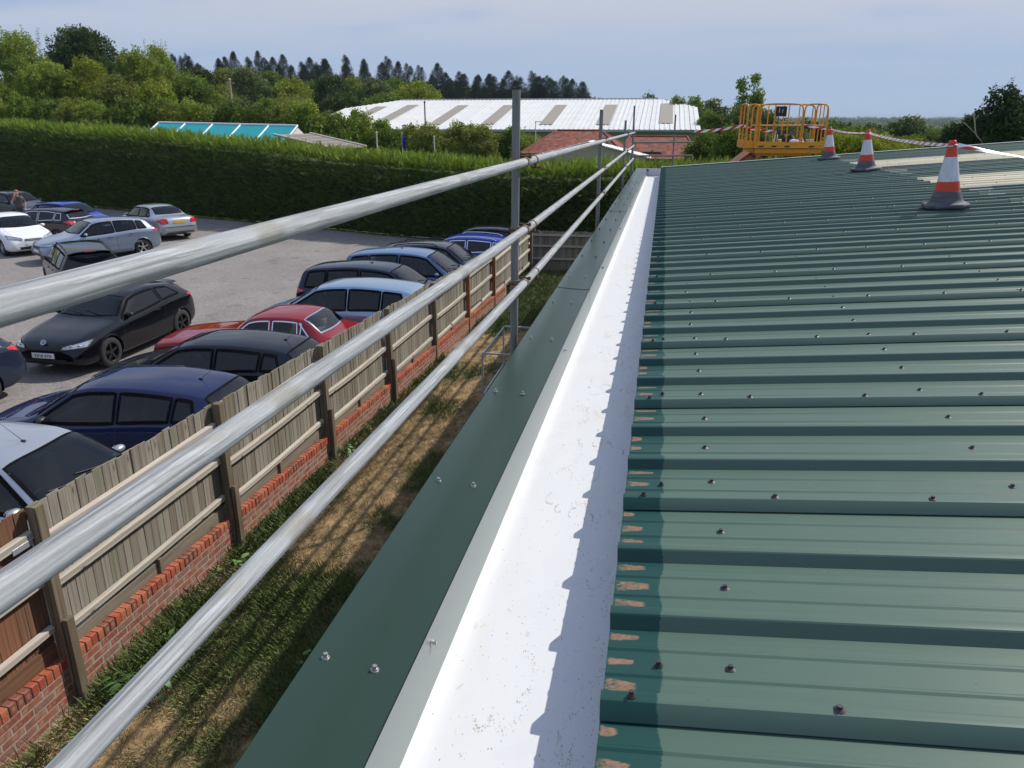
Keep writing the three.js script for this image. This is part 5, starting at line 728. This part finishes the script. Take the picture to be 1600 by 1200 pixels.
// clipped conifer hedge along the car park
{
  srand(3001);
  const hd = thing('clipped_hedge', 'tall clipped dark green conifer hedge running along the car park edge', 'hedge', [-20, 0, -38]);
  const topF = mono([[-70, 5.6], [-42, 4.73], [-27.4, 4.2], [-15.9, 3.52], [-6, 3.2], [0, 3.3], [6, 3.6]]), nrm = V(-1 / 2.71, 0, 1).normalize();     // normal of the front face (towards the yard)
  const X0 = -66, X1 = 4.5, Th = 2.2, al = (X) => V(X, 0, -hedgeZ(X)).sub(hd.position);
  const sect = (X, t) => { const H = topF(X), rnd = .55; // front foot, front face, rounded shoulder, top, back
    let d, y; if (t < .6) { y = lerp(0, H - rnd, t / .6); d = .16 * (1 - y / H) * 0 + .10 * (y / H); } else if (t < .8) { const a = (t - .6) / .2 * Math.PI / 2; y = H - rnd + Math.sin(a) * rnd; d = .10 + (1 - Math.cos(a)) * rnd; } else { y = H; d = lerp(.10 + rnd, Th, (t - .8) / .2); }
    return [d, y]; };
  const bump = (X, y) => .34 * (fbm(X * .45 + 100, y * .6 + 100, 999, 999, 3, 41) - .5) + .18 * (fbm(X * 1.8 + 100, y * 1.6 + 100, 999, 999, 2, 47) - .5);
  const pt = (X, t, push) => { const [d, y] = sect(X, t), [d2, y2] = sect(X, Math.min(1, t + .01)), p = al(X); let n = V(0, 0, 0); const td = d2 - d, ty = y2 - y, l = Math.hypot(td, ty) || 1; n.copy(nrm).multiplyScalar(ty / l); n.y = -td / l * -1; const k = bump(X, y + d) + push; return [p.addScaledVector(nrm, -d).add(V(0, y, 0)).addScaledVector(n, k), n]; };
  const T_h = dataTex(128, 128, (u, v) => mix3([52, 54, 34], [78, 84, 48], fbm(u * 10, v * 10, 10, 10, 4, 3)));
  part('hedge_core', gridGeo(260, 40, (a, b) => { const q = pt(lerp(X0, X1, a), b, -.48)[0]; return [q.x, q.y, q.z]; }, (a, b) => [a * 60, b * 5]), std({ map: T_h, roughness: 1 }), hd);
  part('hedge_core', gridGeo(1, 20, (a, b) => { const X = X1 - .1, H = topF(X) - .4; const p = al(X).addScaledVector(nrm, -a * Th); return [p.x, b * H, p.z]; }), std({ map: T_h, roughness: 1 }), hd);
  part('trunk', Array.from({ length: 24 }, (_, i) => { const p = al(lerp(X0 + 1, X1 - 1, i / 23)).addScaledVector(nrm, -1.1); return bar(V(p.x, -.1, p.z), V(p.x, 2.4, p.z), .09, 7, .06); }), M_bark, hd);
  const bm = new THREE.Matrix4(), list = [], up = V(0, 1, 0), q = new THREE.Quaternion(), q2 = new THREE.Quaternion();
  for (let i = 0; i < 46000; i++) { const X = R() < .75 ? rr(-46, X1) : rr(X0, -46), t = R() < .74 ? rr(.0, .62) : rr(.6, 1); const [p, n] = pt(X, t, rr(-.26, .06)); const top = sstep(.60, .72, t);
    const dir = n.clone().multiplyScalar(rr(.6, 1.1)).add(V(rr(-.5, .9), rr(-.1, .6), rr(-.4, .4))).normalize(); { const zz = V(rr(-.4, .4), 1, rr(-.4, .4)).addScaledVector(dir, -dir.y).normalize(), xx = dir.clone().cross(zz).normalize(); zz.crossVectors(xx, dir); bm.makeBasis(xx, dir, zz); q.setFromRotationMatrix(bm); } q2.setFromAxisAngle(up, rr(-.5, .5) + (R() < .3 ? 1.5 : 0)); const s = rr(.20, .46) * (1 + top * .1); const fresh = top * .8 + (R() < .05 ? .5 : 0); const c = mix3([.15, .225, .045], [.36, .47, .055], clamp(fresh * rr(.5, 1.1))); list.push([p, V(s, s, s), shade(c, .3), q.clone().multiply(q2)]); }  // top sprays: young growth, with the sunlit brightness of the top added to its colour
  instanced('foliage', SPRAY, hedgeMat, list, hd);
}
// ragged hedgerow behind, bushes in front of the white barn
srand(3100);
const BAND = [[-65, 64, 7.2], [-62, 66, 7.3], [-59.2, 62.0, 7.0], [-56.7, 63.5, 7.0], [-54.4, 65.0, 6.9], [-51, 63, 6.9], [-48.5, 62.0, 6.7], [-46.3, 63.5, 6.7], [-43.9, 65.0, 6.6], [-41, 63, 6.5], [-38.6, 62.0, 6.4], [-36.3, 63.5, 6.4], [-33.9, 65.0, 6.6], [-31.5, 63.5, 6.4], [-29.2, 62.0, 6.4], [-27.1, 63.5, 6.0]];
BAND.forEach(([x, z, t], i) => tree('hedgerow_bush', ['mid green', 'olive', 'light green', 'fresh green'][i % 4] + ' bush in the overgrown hedgerow behind the turquoise roof', 'hedgerow bushes behind the turquoise roof', x, z, t + rr(-.25, .25), 2.7, [MD, OL, LT, MD][i % 4], { cat: 'bush', skirt: .04, lobes: 10, max: 260 }));
[[-25.9, 66, 5.8, 2.4, LT], [-22.8, 63, 5.0, 2.2, MD], [-21.2, 66, 4.7, 2.2, OL], [-19.0, 63, 4.7, 2.1, OL], [-16.8, 65, 4.9, 2.2, OL], [-14.6, 63, 4.7, 2.1, OL], [-12.4, 65, 4.5, 2.0, MD], [-10.6, 62, 4.0, 1.8, LT]].forEach(([x, z, t, r, c], i) => tree('flowering_bush', i ? 'straggly bush with thin upright shoots in front of the white barn' : 'bright green bush at the left end of the white barn', i ? 'bushes in front of the white barn' : undefined, x, z, t, r, c, { cat: 'bush', skirt: .03, lobes: 9, wisps: 5, max: 220 }));
// big trees on the left
srand(3200);
[[-74.6, 84, 14.7, 4.6, LT, 'pale green tree with feathery upright top above the hedgerow'], [-68.1, 80, 11.3, 3.8, LT, 'light green bushy tree below the feathery topped tree'], [-74.4, 95, 16.4, 6.4, DK, 'large dense dark green tree rising above all its neighbours'], [-63.8, 82, 11.1, 5.0, YG, 'yellow green spreading tree in front of the large dark tree'], [-57.2, 82, 12.3, 4.0, LT, 'grey green willow like tree with open twiggy crown'], [-58.9, 88, 13.2, 3.0, LT, 'slim light tree with twiggy tip beside the willow like tree'], [-57.4, 78, 9.6, 3.8, OL, 'olive green round tree in front of the willow like tree'], [-54.8, 88, 10.0, 3.5, MD, 'mid green round tree right of the willow like tree'], [-51.8, 76, 8.6, 2.9, YG, 'small yellow green tree at the edge of the hedgerow']].forEach(([x, z, t, r, c, l], i) => tree('broadleaf_tree', l, undefined, x, z, t, r, c, { skirt: .06, lobes: i == 2 ? 16 : 12, wisps: [0, 4, 5].includes(i) ? 12 : 3, max: i == 2 ? 500 : 330 }));
// wooded hillside
srand(3300);
[[-81.3, 125, 12.7], [-84.6, 137, 13.8], [-86.5, 149, 14.5], [-73.9, 136, 13.8], [-75.2, 148, 13.9], [-65.1, 135, 12.0], [-66.3, 147, 11.9], [-56.9, 134, 12.3], [-58.2, 146, 12.7], [-49.0, 133, 11.6], [-49.7, 145, 12.3], [-41.9, 132, 11.1], [-67.7, 144, 10.4], [-69.2, 131, 10.2], [-82.7, 143, 11.1], [-80.3, 122, 9.4], [-63.0, 142, 9.2], [-73.6, 125, 8.9], [-45, 126, 9.0], [-52, 124, 8.6], [-60, 122, 8.5], [-66, 118, 8.2], [-74, 114, 8.0]].forEach(([x, z, t], i) => tree('hillside_tree', ['mid green', 'dark green', 'olive', 'grey green', 'fresh green', 'yellow green'][i % 6] + ' round topped tree on the slope below the dark conifers', 'broadleaf trees on the slope below the conifers', x, z, t, rr(3.6, 4.8), [MD, DK, OL, GR, MD, YG][i % 6], { skirt: .02, lobes: 9, max: 190, dens: .9 }));
// row of dark conifers on the skyline
srand(3400);
{ const CON = [[-115.3, 18.8], [-113.1, 18.5], [-110.8, 18.0], [-108.5, 18.4], [-105.9, 17.3], [-102.8, 18.3], [-100.3, 19.3], [-98.0, 18.6], [-94.8, 18.8], [-92.4, 19.1], [-90.1, 18.4], [-87.8, 18.2], [-85.4, 18.7], [-83.9, 17.0], [-81.7, 17.7], [-79.8, 17.6], [-77.8, 18.0], [-76.0, 17.6], [-74.1, 16.9], [-72.2, 17.9], [-70.1, 17.1], [-67.7, 17.1], [-65.0, 16.8], [-62.9, 17.4], [-61.1, 17.0], [-58.4, 16.7], [-56.0, 16.0], [-53.9, 15.8], [-49.5, 15.6], [-47.5, 14.7], [-45.3, 14.2], [-43.2, 14.0], [-41.0, 14.2], [-38.9, 14.2], [-37.2, 13.7], [-35.2, 13.6], [-33.5, 14.3], [-31.6, 14.1], [-29.6, 14.1], [-27.7, 14.2], [-26.0, 13.2], [-24.1, 13.2], [-22.1, 12.8], [-20.1, 12.7], [-18.3, 12.2]];
  CON.forEach(([x, t]) => conifer('conifer_tree', 'dark conifer in the long row along the skyline', 'dark conifers on the skyline', x, 175 + rr(-4, 4), t + rr(-.5, 1.1), rr(2.8, 4.2), 4, PINE)); for (let i = 0; i < 26; i++) { const x = -116 + i * 3.9 + rr(-1, 1); if (x > -52.5 && x < -50) continue; conifer('conifer_tree', 'dark conifer in the long row along the skyline', 'dark conifers on the skyline', x, 182 + rr(-2, 4), lerp(18.2, 12.6, i / 25) + rr(-1.6, .9), rr(3.0, 4.4), 4, PINE); } }
// right of the barn, behind the lift, and beyond the roof
srand(3500);
tree('poplar_tree', 'tall slim poplar, one of a pair above the lift', 'pair of poplars', 7.3, 85, 8.9, 1.0, MD, { skirt: .02, lobes: 9, leaf: .26 }); tree('poplar_tree', 'tall slim poplar, one of a pair above the lift', 'pair of poplars', 8.8, 86, 9.2, 1.0, MD, { skirt: .02, lobes: 9, leaf: .26 });
[[1.2, 96, 7.6, 1.9], [3.2, 98, 7.6, 2.2], [-2.4, 112, 8.4, 2.4], [5.2, 92, 7.2, 2.6], [7.0, 82, 6.5, 2.6], [4.4, 84, 5.8, 2.4], [9.6, 84, 6.0, 2.4]].forEach(([x, z, t, r], i) => tree('background_tree', 'grey green tree between the white barn and the poplars', 'trees between barn and poplars', x, z, t, r, [GR, MD, DK, GR, GR, MD, GR][i], { skirt: .02, lobes: 9, max: 220 }));
[[3.5, 44, 4.7, 1.6, MD], [2.3, 47, 4.4, 1.5, MD], [4.9, 46, 4.3, 1.6, DK], [5.6, 50, 4.4, 1.7, MD]].forEach(([x, z, t, r, c]) => tree('garden_shrub', 'leafy green shrub behind the yellow lift', 'shrubs behind the yellow lift', x, z, t, r, c, { cat: 'shrub', skirt: .02, lobes: 8, max: 240, leaf: .17 }));
[[8.8, 44, 4.45, 1.5], [10.1, 43, 4.35, 1.6], [11.5, 45, 4.25, 1.5], [12.8, 46, 3.9, 1.4]].forEach(([x, z, t, r]) => tree('willow_shrub', 'bright yellow green shrub beyond the roof between the cones', 'bright shrubs beyond the roof', x, z, t, r, YG, { cat: 'shrub', skirt: .02, lobes: 8, max: 260, leaf: .15, wisps: 4 }));
[[16.9, 78, 4.3, 3.4, MD], [21, 90, 4.4, 3.6, DK], [26, 96, 4.9, 4.0, DK], [31, 112, 5.1, 4.4, GR], [19.0, 100, 4.6, 3.8, MD], [12.4, 92, 4.7, 3.2, GR], [15.7, 98, 4.8, 3.4, DK], [16.4, 58, 4.0, 2.4, MD], [19.5, 62, 4.1, 2.6, DK], [14.2, 56, 3.9, 2.2, MD], [23, 72, 4.3, 3.0, MD], [28, 82, 4.6, 3.4, DK], [36, 100, 5.0, 4.0, MD], [42, 108, 5.2, 4.2, GR], [34, 84, 4.6, 3.2, MD]].forEach(([x, z, t, r, c], i) => tree('valley_tree', 'round broadleaf tree in the hollow beyond the green roof', 'trees in the hollow beyond the roof', x, z, t, r, c, { skirt: .02, lobes: 9, max: 240 }));
{ const a = { skirt: .1, lobes: 16, max: 330, leaf: .17, dens: .75, wisps: 5 }; tree('oak_tree', 'dark oak with a bare pale branch beyond the right end of the roof', undefined, 16.4, 44, 6.5, 2.1, [.05, .085, .022], a); tree('oak_tree', 'lower spreading oak beside the oak with the bare branch', undefined, 14.9, 45, 4.9, 1.6, [.045, .08, .02], a); tree('oak_tree', 'dark oak rising behind the roof edge past the others', undefined, 19.0, 46, 6.2, 2.2, [.05, .08, .022], a);
  const b = thing('bare_branch', 'pale dead branch sticking out of the dark oak', 'branch', [14.6, 0, -43.2]); part('branch_stem', [tube([V(1.2, 0, -.2), V(1.0, 2.2, 0), V(.7, 3.9, .2), V(.28, 4.35, .3), V(.10, 5.0, .3), V(-.02, 5.35, .25)], .035, 30, 6), tube([V(.28, 4.35, .3), V(-.2, 4.75, .35), V(-.4, 4.9, .3)], .02, 14, 5), tube([V(.1, 5.0, .3), V(.25, 5.25, .3)], .014, 8, 5)], std({ color: lin(.34, .30, .25), roughness: .9 }), b); }
// far woodland seen as one mass across the valley
{
  srand(3600); const list = [];
  for (let i = 0; i < 5200; i++) { const Z = 230 * Math.pow(15, Math.pow(R(), .8)), az = rr(-.02, .56), X = Z * az; const y = terrain(X, Z), s = rr(3.2, 6) * (Z > 600 ? 1.5 : 1); list.push([V(X, y + s * .55, -Z), V(s * rr(.9, 1.5), s, s * rr(.9, 1.5)), shade([DK, MD, DK, GR][(R() * 4) | 0], .25)]); }
  for (let i = 0; i < 1200; i++) { const Z = rr(178, 330), X = -Z * rr(.05, 1.1), y = terrain(X, Z), s = rr(3, 5); list.push([V(X, y + s * .5, -Z), s, shade(DK, .3)]); }
  const im = instanced('woodland', BALLF, leafOpaque, list, scene); tag(im, 'distant woodland covering the far slopes to the horizon', 'woodland', null, 'stuff');
}

// ---------------------------------------------------------------- buildings beyond the hedge
const shp = (pts) => new THREE.Shape(pts.map(p => new THREE.Vector2(...p)));
function slab(pts3, th) {                     // flat polygon given by 3-D points, thickened downwards
  const n = pts3.length, g = new THREE.BufferGeometry(), pos = [], a = pts3, b = pts3.map(p => V(p.x, p.y - th, p.z)); const tri = (p, q, r) => pos.push(p.x, p.y, p.z, q.x, q.y, q.z, r.x, r.y, r.z);
  for (let i = 1; i < n - 1; i++) { tri(a[0], a[i], a[i + 1]); tri(b[0], b[i + 1], b[i]); } for (let i = 0; i < n; i++) { const j = (i + 1) % n; tri(a[i], b[i], b[j]); tri(a[i], b[j], a[j]); }
  g.setAttribute('position', new THREE.Float32BufferAttribute(pos, 3)); g.computeVertexNormals(); return sboxUV(g, .25);
}
{ // white barn
  const X0 = -38.2, X1 = 3.35, Z0 = 80, Y0 = 4.14, ZR = 99.5, YR = 7.42, b = thing('white_roofed_barn', 'very large white metal roofed barn with grey rooflights behind the bushes', 'barn', [-17.4, 0, -95]);
  const P = (n, g, m) => { const o = part(n, g, m, b); o.position.sub(b.position); return o; };
  const M_w = [0, 1].map(i => std({ map: dataTex(64, 256, (u, v) => { const k = 205 + 20 * fbm(u * 6, v * 3, 6, 3, 3, 5 + i); return [k, k - 1, k - 5]; }), roughness: .6 })), M_rl = std({ color: lin(.30, .26, .21), roughness: .6 });
  const pt = (x, t, up = 0) => V(x, lerp(Y0, YR, t) + up, -lerp(Z0, ZR, t));
  const cut = (x) => Math.min(1, clamp(.68 + (x - X0) * .32 / 5.0, 0, 1), clamp(.68 + (X1 - x) * .32 / 4.4, 0, 1));     // half hips trim the ends
  const N = 42, w = (X1 - X0) / N;
  for (let i = 0; i < N; i++) { const xa = X0 + i * w, xb = xa + w - .03; P('roof_sheet', slab([pt(xa, 0), pt(xb, 0), pt(xb, cut(xb)), pt(xa, cut(xa))], .05), M_w[i % 2]);
    for (const k of [.02, .5]) { const x = xa + k * w; P('roof_sheet', slab([pt(x, 0, .05), pt(x + .12, 0, .05), pt(x + .12, cut(x), .05), pt(x, cut(x), .05)], .045), M_w[(i + 1) % 2]).name = 'roof_rib'; } }
  for (const [x, t0, t1] of [[-34.6, .12, .72], [-31.0, .12, .78], [-24.6, .12, .76], [-19.0, .12, .76], [-12.8, .12, .76], [-7.0, .12, .76], [-.7, .16, .80]]) P('rooflight', slab([pt(x, t0, .085), pt(x + 1.35, t0, .085), pt(x + 1.35, t1, .085), pt(x, t1, .085)], .05), M_rl);
  // half hips and far slope
  for (const s of [0, 1]) { const e = s ? X1 : X0, r = s ? X1 - 4.4 : X0 + 5.0, yk = lerp(Y0, YR, .68), zk = lerp(Z0, ZR, .68), zk2 = 2 * ZR - zk; P('hip', slab([V(e, yk, -zk), V(r, YR, -ZR), V(e, yk, -zk2)], .05), M_w[0]); P('far_roof', slab([V(r, YR, -ZR), V(e, yk, -zk2), V(e, Y0, -(2 * ZR - Z0)), V(-17, Y0, -(2 * ZR - Z0)), V(-17, YR, -ZR)], .05), M_w[0]);
    P('wall', (() => { const g = new THREE.ExtrudeGeometry(shp([[Z0 + .5, -.1], [2 * ZR - Z0 - .5, -.1], [2 * ZR - Z0 - .5, Y0 - .05], [zk2, yk - .08], [zk, yk - .08], [Z0 + .5, Y0 - .05]]), { depth: .2, bevelEnabled: false }); g.rotateY(Math.PI / 2); return sboxUV(g.translate(e + (s ? -.5 : .3), 0, 0), .5); })(), std({ color: lin(.22, .24, .13), roughness: .8 })); }
  const M_clad = std({ color: lin(.24, .27, .15), roughness: .75 }); P('wall', bx(X1 - X0 - 1, Y0, .2, (X0 + X1) / 2, Y0 / 2 - .05, -Z0 - .5), M_clad);
  for (let i = 0; i < 14; i++) P('cladding_rib', bx(.06, Y0 - .1, .05, X1 - .7 - i * .3, Y0 / 2 - .05, -Z0 - .38), M_clad);
  P('eaves_gutter', bx(X1 - X0, .22, .22, (X0 + X1) / 2, Y0 - .12, -Z0 + .12), std({ color: lin(.30, .36, .40), roughness: .5 })); P('ridge_cap', bx(X1 - X0 - 9.4, .10, .5, (X0 + X1) / 2 + .3, YR + .06, -ZR), std({ color: lin(.55, .50, .46), roughness: .6 }));
}
const T_tile = dataTex(256, 256, (u, v) => { const row = v * 12, r = Math.floor(row), fr = row - r, c = Math.floor(u * 16 + (r % 2) * .5); const k = h2(c, r, 17), n = fbm(u * 8, v * 8, 8, 8, 4, 6); let q = mix3([92, 50, 40], [160, 88, 66], k * .7 + n * .6 - .15); return mix3(q, [110, 100, 84], sstep(.6, .75, n) * .5); });
const M_tile = std({ map: T_tile, bumpMap: T_tile, bumpScale: .02, roughness: .95 });
function hipHouse(name, label, X0, X1, Zf, ye, yr, inset, depth, wallM) {
  const b = thing(name, label, 'building', [(X0 + X1) / 2, 0, -Zf - depth / 2]); const P = (n, g, m) => { const o = part(n, g, m, b); o.position.sub(b.position); return o; };
  const a = V(X0, ye, -Zf), c = V(X1, ye, -Zf), d = V(X1, ye, -Zf - depth), e = V(X0, ye, -Zf - depth), r0 = V(X0 + inset, yr, -Zf - depth / 2), r1 = V(X1 - inset, yr, -Zf - depth / 2);
  P('roof_slope', slab([a, c, r1, r0], .08), M_tile); P('roof_slope', slab([c, d, r1], .08), M_tile); P('roof_slope', slab([d, e, r0, r1], .08), M_tile); P('roof_slope', slab([e, a, r0], .08), M_tile);
  const caps = [bar(r0, r1, .09, 8)]; for (const [p, q] of [[a, r0], [e, r0], [c, r1], [d, r1]]) caps.push(bar(p, q, .08, 8)); P('ridge_tiles', caps, M_tile);
  P('wall', bx(X1 - X0 - .5, ye, depth - .5, (X0 + X1) / 2, ye / 2 - .05, -Zf - depth / 2), wallM); return [b, P];
}
{
  const M_wall = std({ color: lin(.36, .34, .24), roughness: .85 });
  hipHouse('tiled_house', 'red tiled hipped roof building with the taller ridge below the white barn', -9.6, -2.6, 53.5, 2.9, 4.30, 1.9, 9, M_wall);
  const [b, P] = hipHouse('tiled_outbuilding', 'long lower red tiled roof with a brown slab standing in for a dark opening', -3.2, 2.25, 53, 2.62, 3.92, .75, 9, M_wall);
  P('roof_opening_slab', slab([V(-1.55, 2.95, -53.95), V(.05, 2.95, -53.95), V(-.15, 3.1, -54.4), V(-1.3, 3.1, -54.4)].map(p => p.add(V(0, .09, 0))), .03), std({ color: lin(.16, .10, .065), roughness: 1 })); P('rafter', bx(.1, .04, .5, -.75, 3.16, -54.2).rotateX(0), std({ color: lin(.3, .25, .18), roughness: .9 }));  // dark brown slab laid on the tiles, its colour replacing the shade of an opening
  // white boarded gable building in front
  const g = thing('white_gabled_shed', 'shed with pale cream walls and shallow white boarded roof below the red tiles', 'shed', [-4.6, 0, -51]); const Q = (n, ge, m) => { const o = part(n, ge, m, g); o.position.sub(g.position); return o; };
  const M_wt = std({ color: lin(.72, .72, .70), roughness: .6 }), pk = 3.78, ev = 2.82; for (let i = 0; i < 7; i++) { const t0 = i / 7, t1 = (i + 1) / 7 - .012; for (const s of [-1, 1]) Q('roof_board', slab([V(-4.65 + s * 3.9 * t0, lerp(pk, ev, t0), -49.4), V(-4.65 + s * 3.9 * t1, lerp(pk, ev, t1) + .0, -49.4), V(-4.65 + s * 3.9 * t1, lerp(pk, ev, t1), -52.8), V(-4.65 + s * 3.9 * t0, lerp(pk, ev, t0), -52.8)], .05), M_wt); }
  Q('wall', new THREE.ExtrudeGeometry(shp([[-8.2, -.05], [-1.1, -.05], [-1.1, 2.84], [-4.65, 3.70], [-8.2, 2.84]]), { depth: 3, bevelEnabled: false }).translate(0, 0, -52.6), M_wall); for (let i = 0; i < 16; i++) Q('cladding_board', bx(.12, 2.6, .03, -7.9 + i * .43, 1.4, -49.56), std({ color: lin(.30, .30, .19), roughness: .85 }));
}
{ // small brown tiled gable peeping over the gable end next to the lift
  const b = thing('small_tiled_gable', 'small brown tiled gable roof peeping over the roof edge below the lift', 'building', [2.85, 0, -29]); const P = (n, g, m) => { const o = part(n, g, m, b); o.position.sub(b.position); return o; };
  P('roof_slope', slab([V(2.85, 4.0, -28), V(3.6, 3.4, -28), V(3.6, 3.4, -30), V(2.85, 4.0, -30)], .05), M_tile); P('roof_slope', slab([V(2.85, 4.0, -28), V(2.1, 3.4, -28), V(2.1, 3.4, -30), V(2.85, 4.0, -30)], .05), M_tile); P('wall', new THREE.ExtrudeGeometry(shp([[2.2, -.05], [3.5, -.05], [3.5, 3.4], [2.85, 3.92], [2.2, 3.4]]), { depth: 1.8, bevelEnabled: false }).translate(0, 0, -29.9), std({ color: lin(.28, .15, .1), roughness: .9 }));
}
{ // turquoise roofed sales shelter with white bars, and the slatted grey roof beside it
  const b = thing('turquoise_roof_shelter', 'shelter with bright turquoise roof panels between white bars behind the hedge', 'shelter', [-29, 0, -50]); const P = (n, g, m) => { const o = part(n, g, m, b); o.position.sub(b.position); return o; };
  const M_t = phy({ color: lin(.004, .30, .33), roughness: .45 }), M_w = std({ color: lin(.75, .76, .77), roughness: .5 }), xa = -34.1, xb = -23.95, yr = 4.86, yrb = 4.66, ze = 45.8, zr = 50, ye = 2.9;
  const rp = (t, u) => V(lerp(xa, xb, t) + .0, lerp(lerp(ye, yr, u), lerp(ye - .2, yrb, u), t), -lerp(ze, zr, u));
  for (let i = 0; i < 5; i++) P('roof_panel', slab([rp(i / 5 + .006, 0), rp((i + 1) / 5 - .006, 0), rp((i + 1) / 5 - .006, .985), rp(i / 5 + .006, .985)], .03), M_t); for (let i = 0; i <= 5; i++) P('glazing_bar', bar(rp(i / 5, 0), rp(i / 5, 1), .07, 4), M_w);
  P('ridge_bar', bar(rp(0, 1), rp(1, 1), .09, 6), M_w); P('far_roof', slab([rp(0, 1), rp(1, 1), V(xb, ye - .2, -54.2), V(xa, ye, -54.2)], .03), M_t);
  P('gable', slab([V(xb, yrb, -50), V(xb, ye - .2, -45.8), V(xb, ye - .2, -54.2)], .01), M_w).name = 'gable_frame'; P('gable_panel', new THREE.ExtrudeGeometry(shp([[45.9, 2.6], [54.1, 2.6], [50, 4.55]]), { depth: .06, bevelEnabled: false }).rotateY(Math.PI / 2).translate(xb - .05, 0, 0), std({ color: lin(.62, .60, .56), roughness: .7 }));
  for (const y of [3.1, 3.5, 3.9]) P('gable_bar', bx(.05, .04, (4.6 - y) * 4, xb + .03, y, -50), std({ color: lin(.3, .27, .24), roughness: .8 }));
  for (const x of [xa + .1, (xa + xb) / 2, xb - .1]) for (const z of [-46, -54]) P('post', bx(.12, 2.75, .12, x, 1.36, z), M_w);
  const s = thing('slatted_grey_roof', 'low grey brown slatted lean-to roof at the end of the turquoise shelter', 'shed', [-22, 0, -50]); const Q = (n, g, m) => { const o = part(n, g, m, s); o.position.sub(s.position); return o; };
  const M_s = [std({ color: lin(.25, .215, .18), roughness: .9 }), std({ color: lin(.19, .16, .135), roughness: .9 })]; for (let i = 0; i < 11; i++) { const t0 = i / 11, t1 = (i + 1) / 11 - .012; const f = (t, z) => V(lerp(-23.85, -19.9, t), lerp(4.15, 3.32, t), z); Q('slat', slab([f(t0, -46.4), f(t1, -46.4), f(t1, -51.5), f(t0, -51.5)], .05), M_s[i % 2]); }
  Q('verge_board', bar(V(-23.85, 4.18, -46.35), V(-19.8, 3.34, -46.35), .07, 4), std({ color: lin(.5, .46, .4), roughness: .8 })); Q('verge_board', bar(V(-23.85, 4.18, -51.55), V(-19.8, 3.34, -51.55), .07, 4), std({ color: lin(.5, .46, .4), roughness: .8 })); for (const x of [-23.6, -20.1]) for (const z of [-46.6, -51.3]) Q('post', bx(.12, lerp(4.1, 3.35, (x + 23.85) / 3.95) + .05, .12, x, lerp(4.1, 3.35, (x + 23.85) / 3.95) / 2 - .02, z), M_s[1]);
}
{ // poles and flags in the garden beyond
  const M_p = std({ color: lin(.6, .6, .58), roughness: .5 }), y = (X, Z) => terrain(X, Z);
  const pole = (name, label, X, Z, top, r, m) => { const g = thing(name, label, 'pole', [X, y(X, Z), -Z]); part('shaft', bar(V(0, -.1, 0), V(0, top - y(X, Z), 0), r, 8, r * .8), m, g); part('cap', new THREE.SphereGeometry(r * 1.3, 10, 8).translate(0, top - y(X, Z), 0), m, g); return g; };
  pole('timber_pole', 'brown pole standing in front of the white barn roof', -19.4, 64, 6.4, .07, std({ color: lin(.20, .11, .08), roughness: .8 }));
  const f = pole('flag_pole', 'short white pole with a drooping blue flag among the bushes', -19.6, 58.5, 4.1, .035, M_p); f.userData.category = 'flag'; part('flag', gridGeo(8, 10, (a, b) => [.02 + a * .42 * (.55 + .25 * b), (4.0 - y(-19.6, 58.5)) - b * .95 - a * .22, .10 * Math.sin(a * 6 + b * 2)]), std({ color: lin(.02, .035, .30), roughness: .8 }), f);
  pole('white_post', 'thin white post in front of the bushes near the flag', -16.2, 55.5, 3.9, .05, M_p);
  const l = pole('yard_lamp', 'slim lamp post left of the tiled house in front of the barn', -9.6, 60, 4.9, .04, M_p); part('lamp_head', rbx(.5, .06, .16, .02, .2, 4.9 - y(-9.6, 60), 0), M_p, l);
  const u = pole('telegraph_pole', 'pale timber telegraph pole among the hillside trees', -56.4, 99, 10.0, .16, std({ color: lin(.42, .34, .25), roughness: .9 })); part('cross_arm', bx(1.2, .12, .12, 0, 10.0 - y(-56.4, 99) - .4, 0), std({ color: lin(.42, .34, .25), roughness: .9 }), u);
  const v = pole('vent_post', 'short grey post beside the slatted grey roof', -19.4, 52.5, 4.2, .06, M_p);
}
scene.fog = new THREE.FogExp2(new THREE.Color(.55, .66, .82), .00012);
renderer.render(scene, camera);
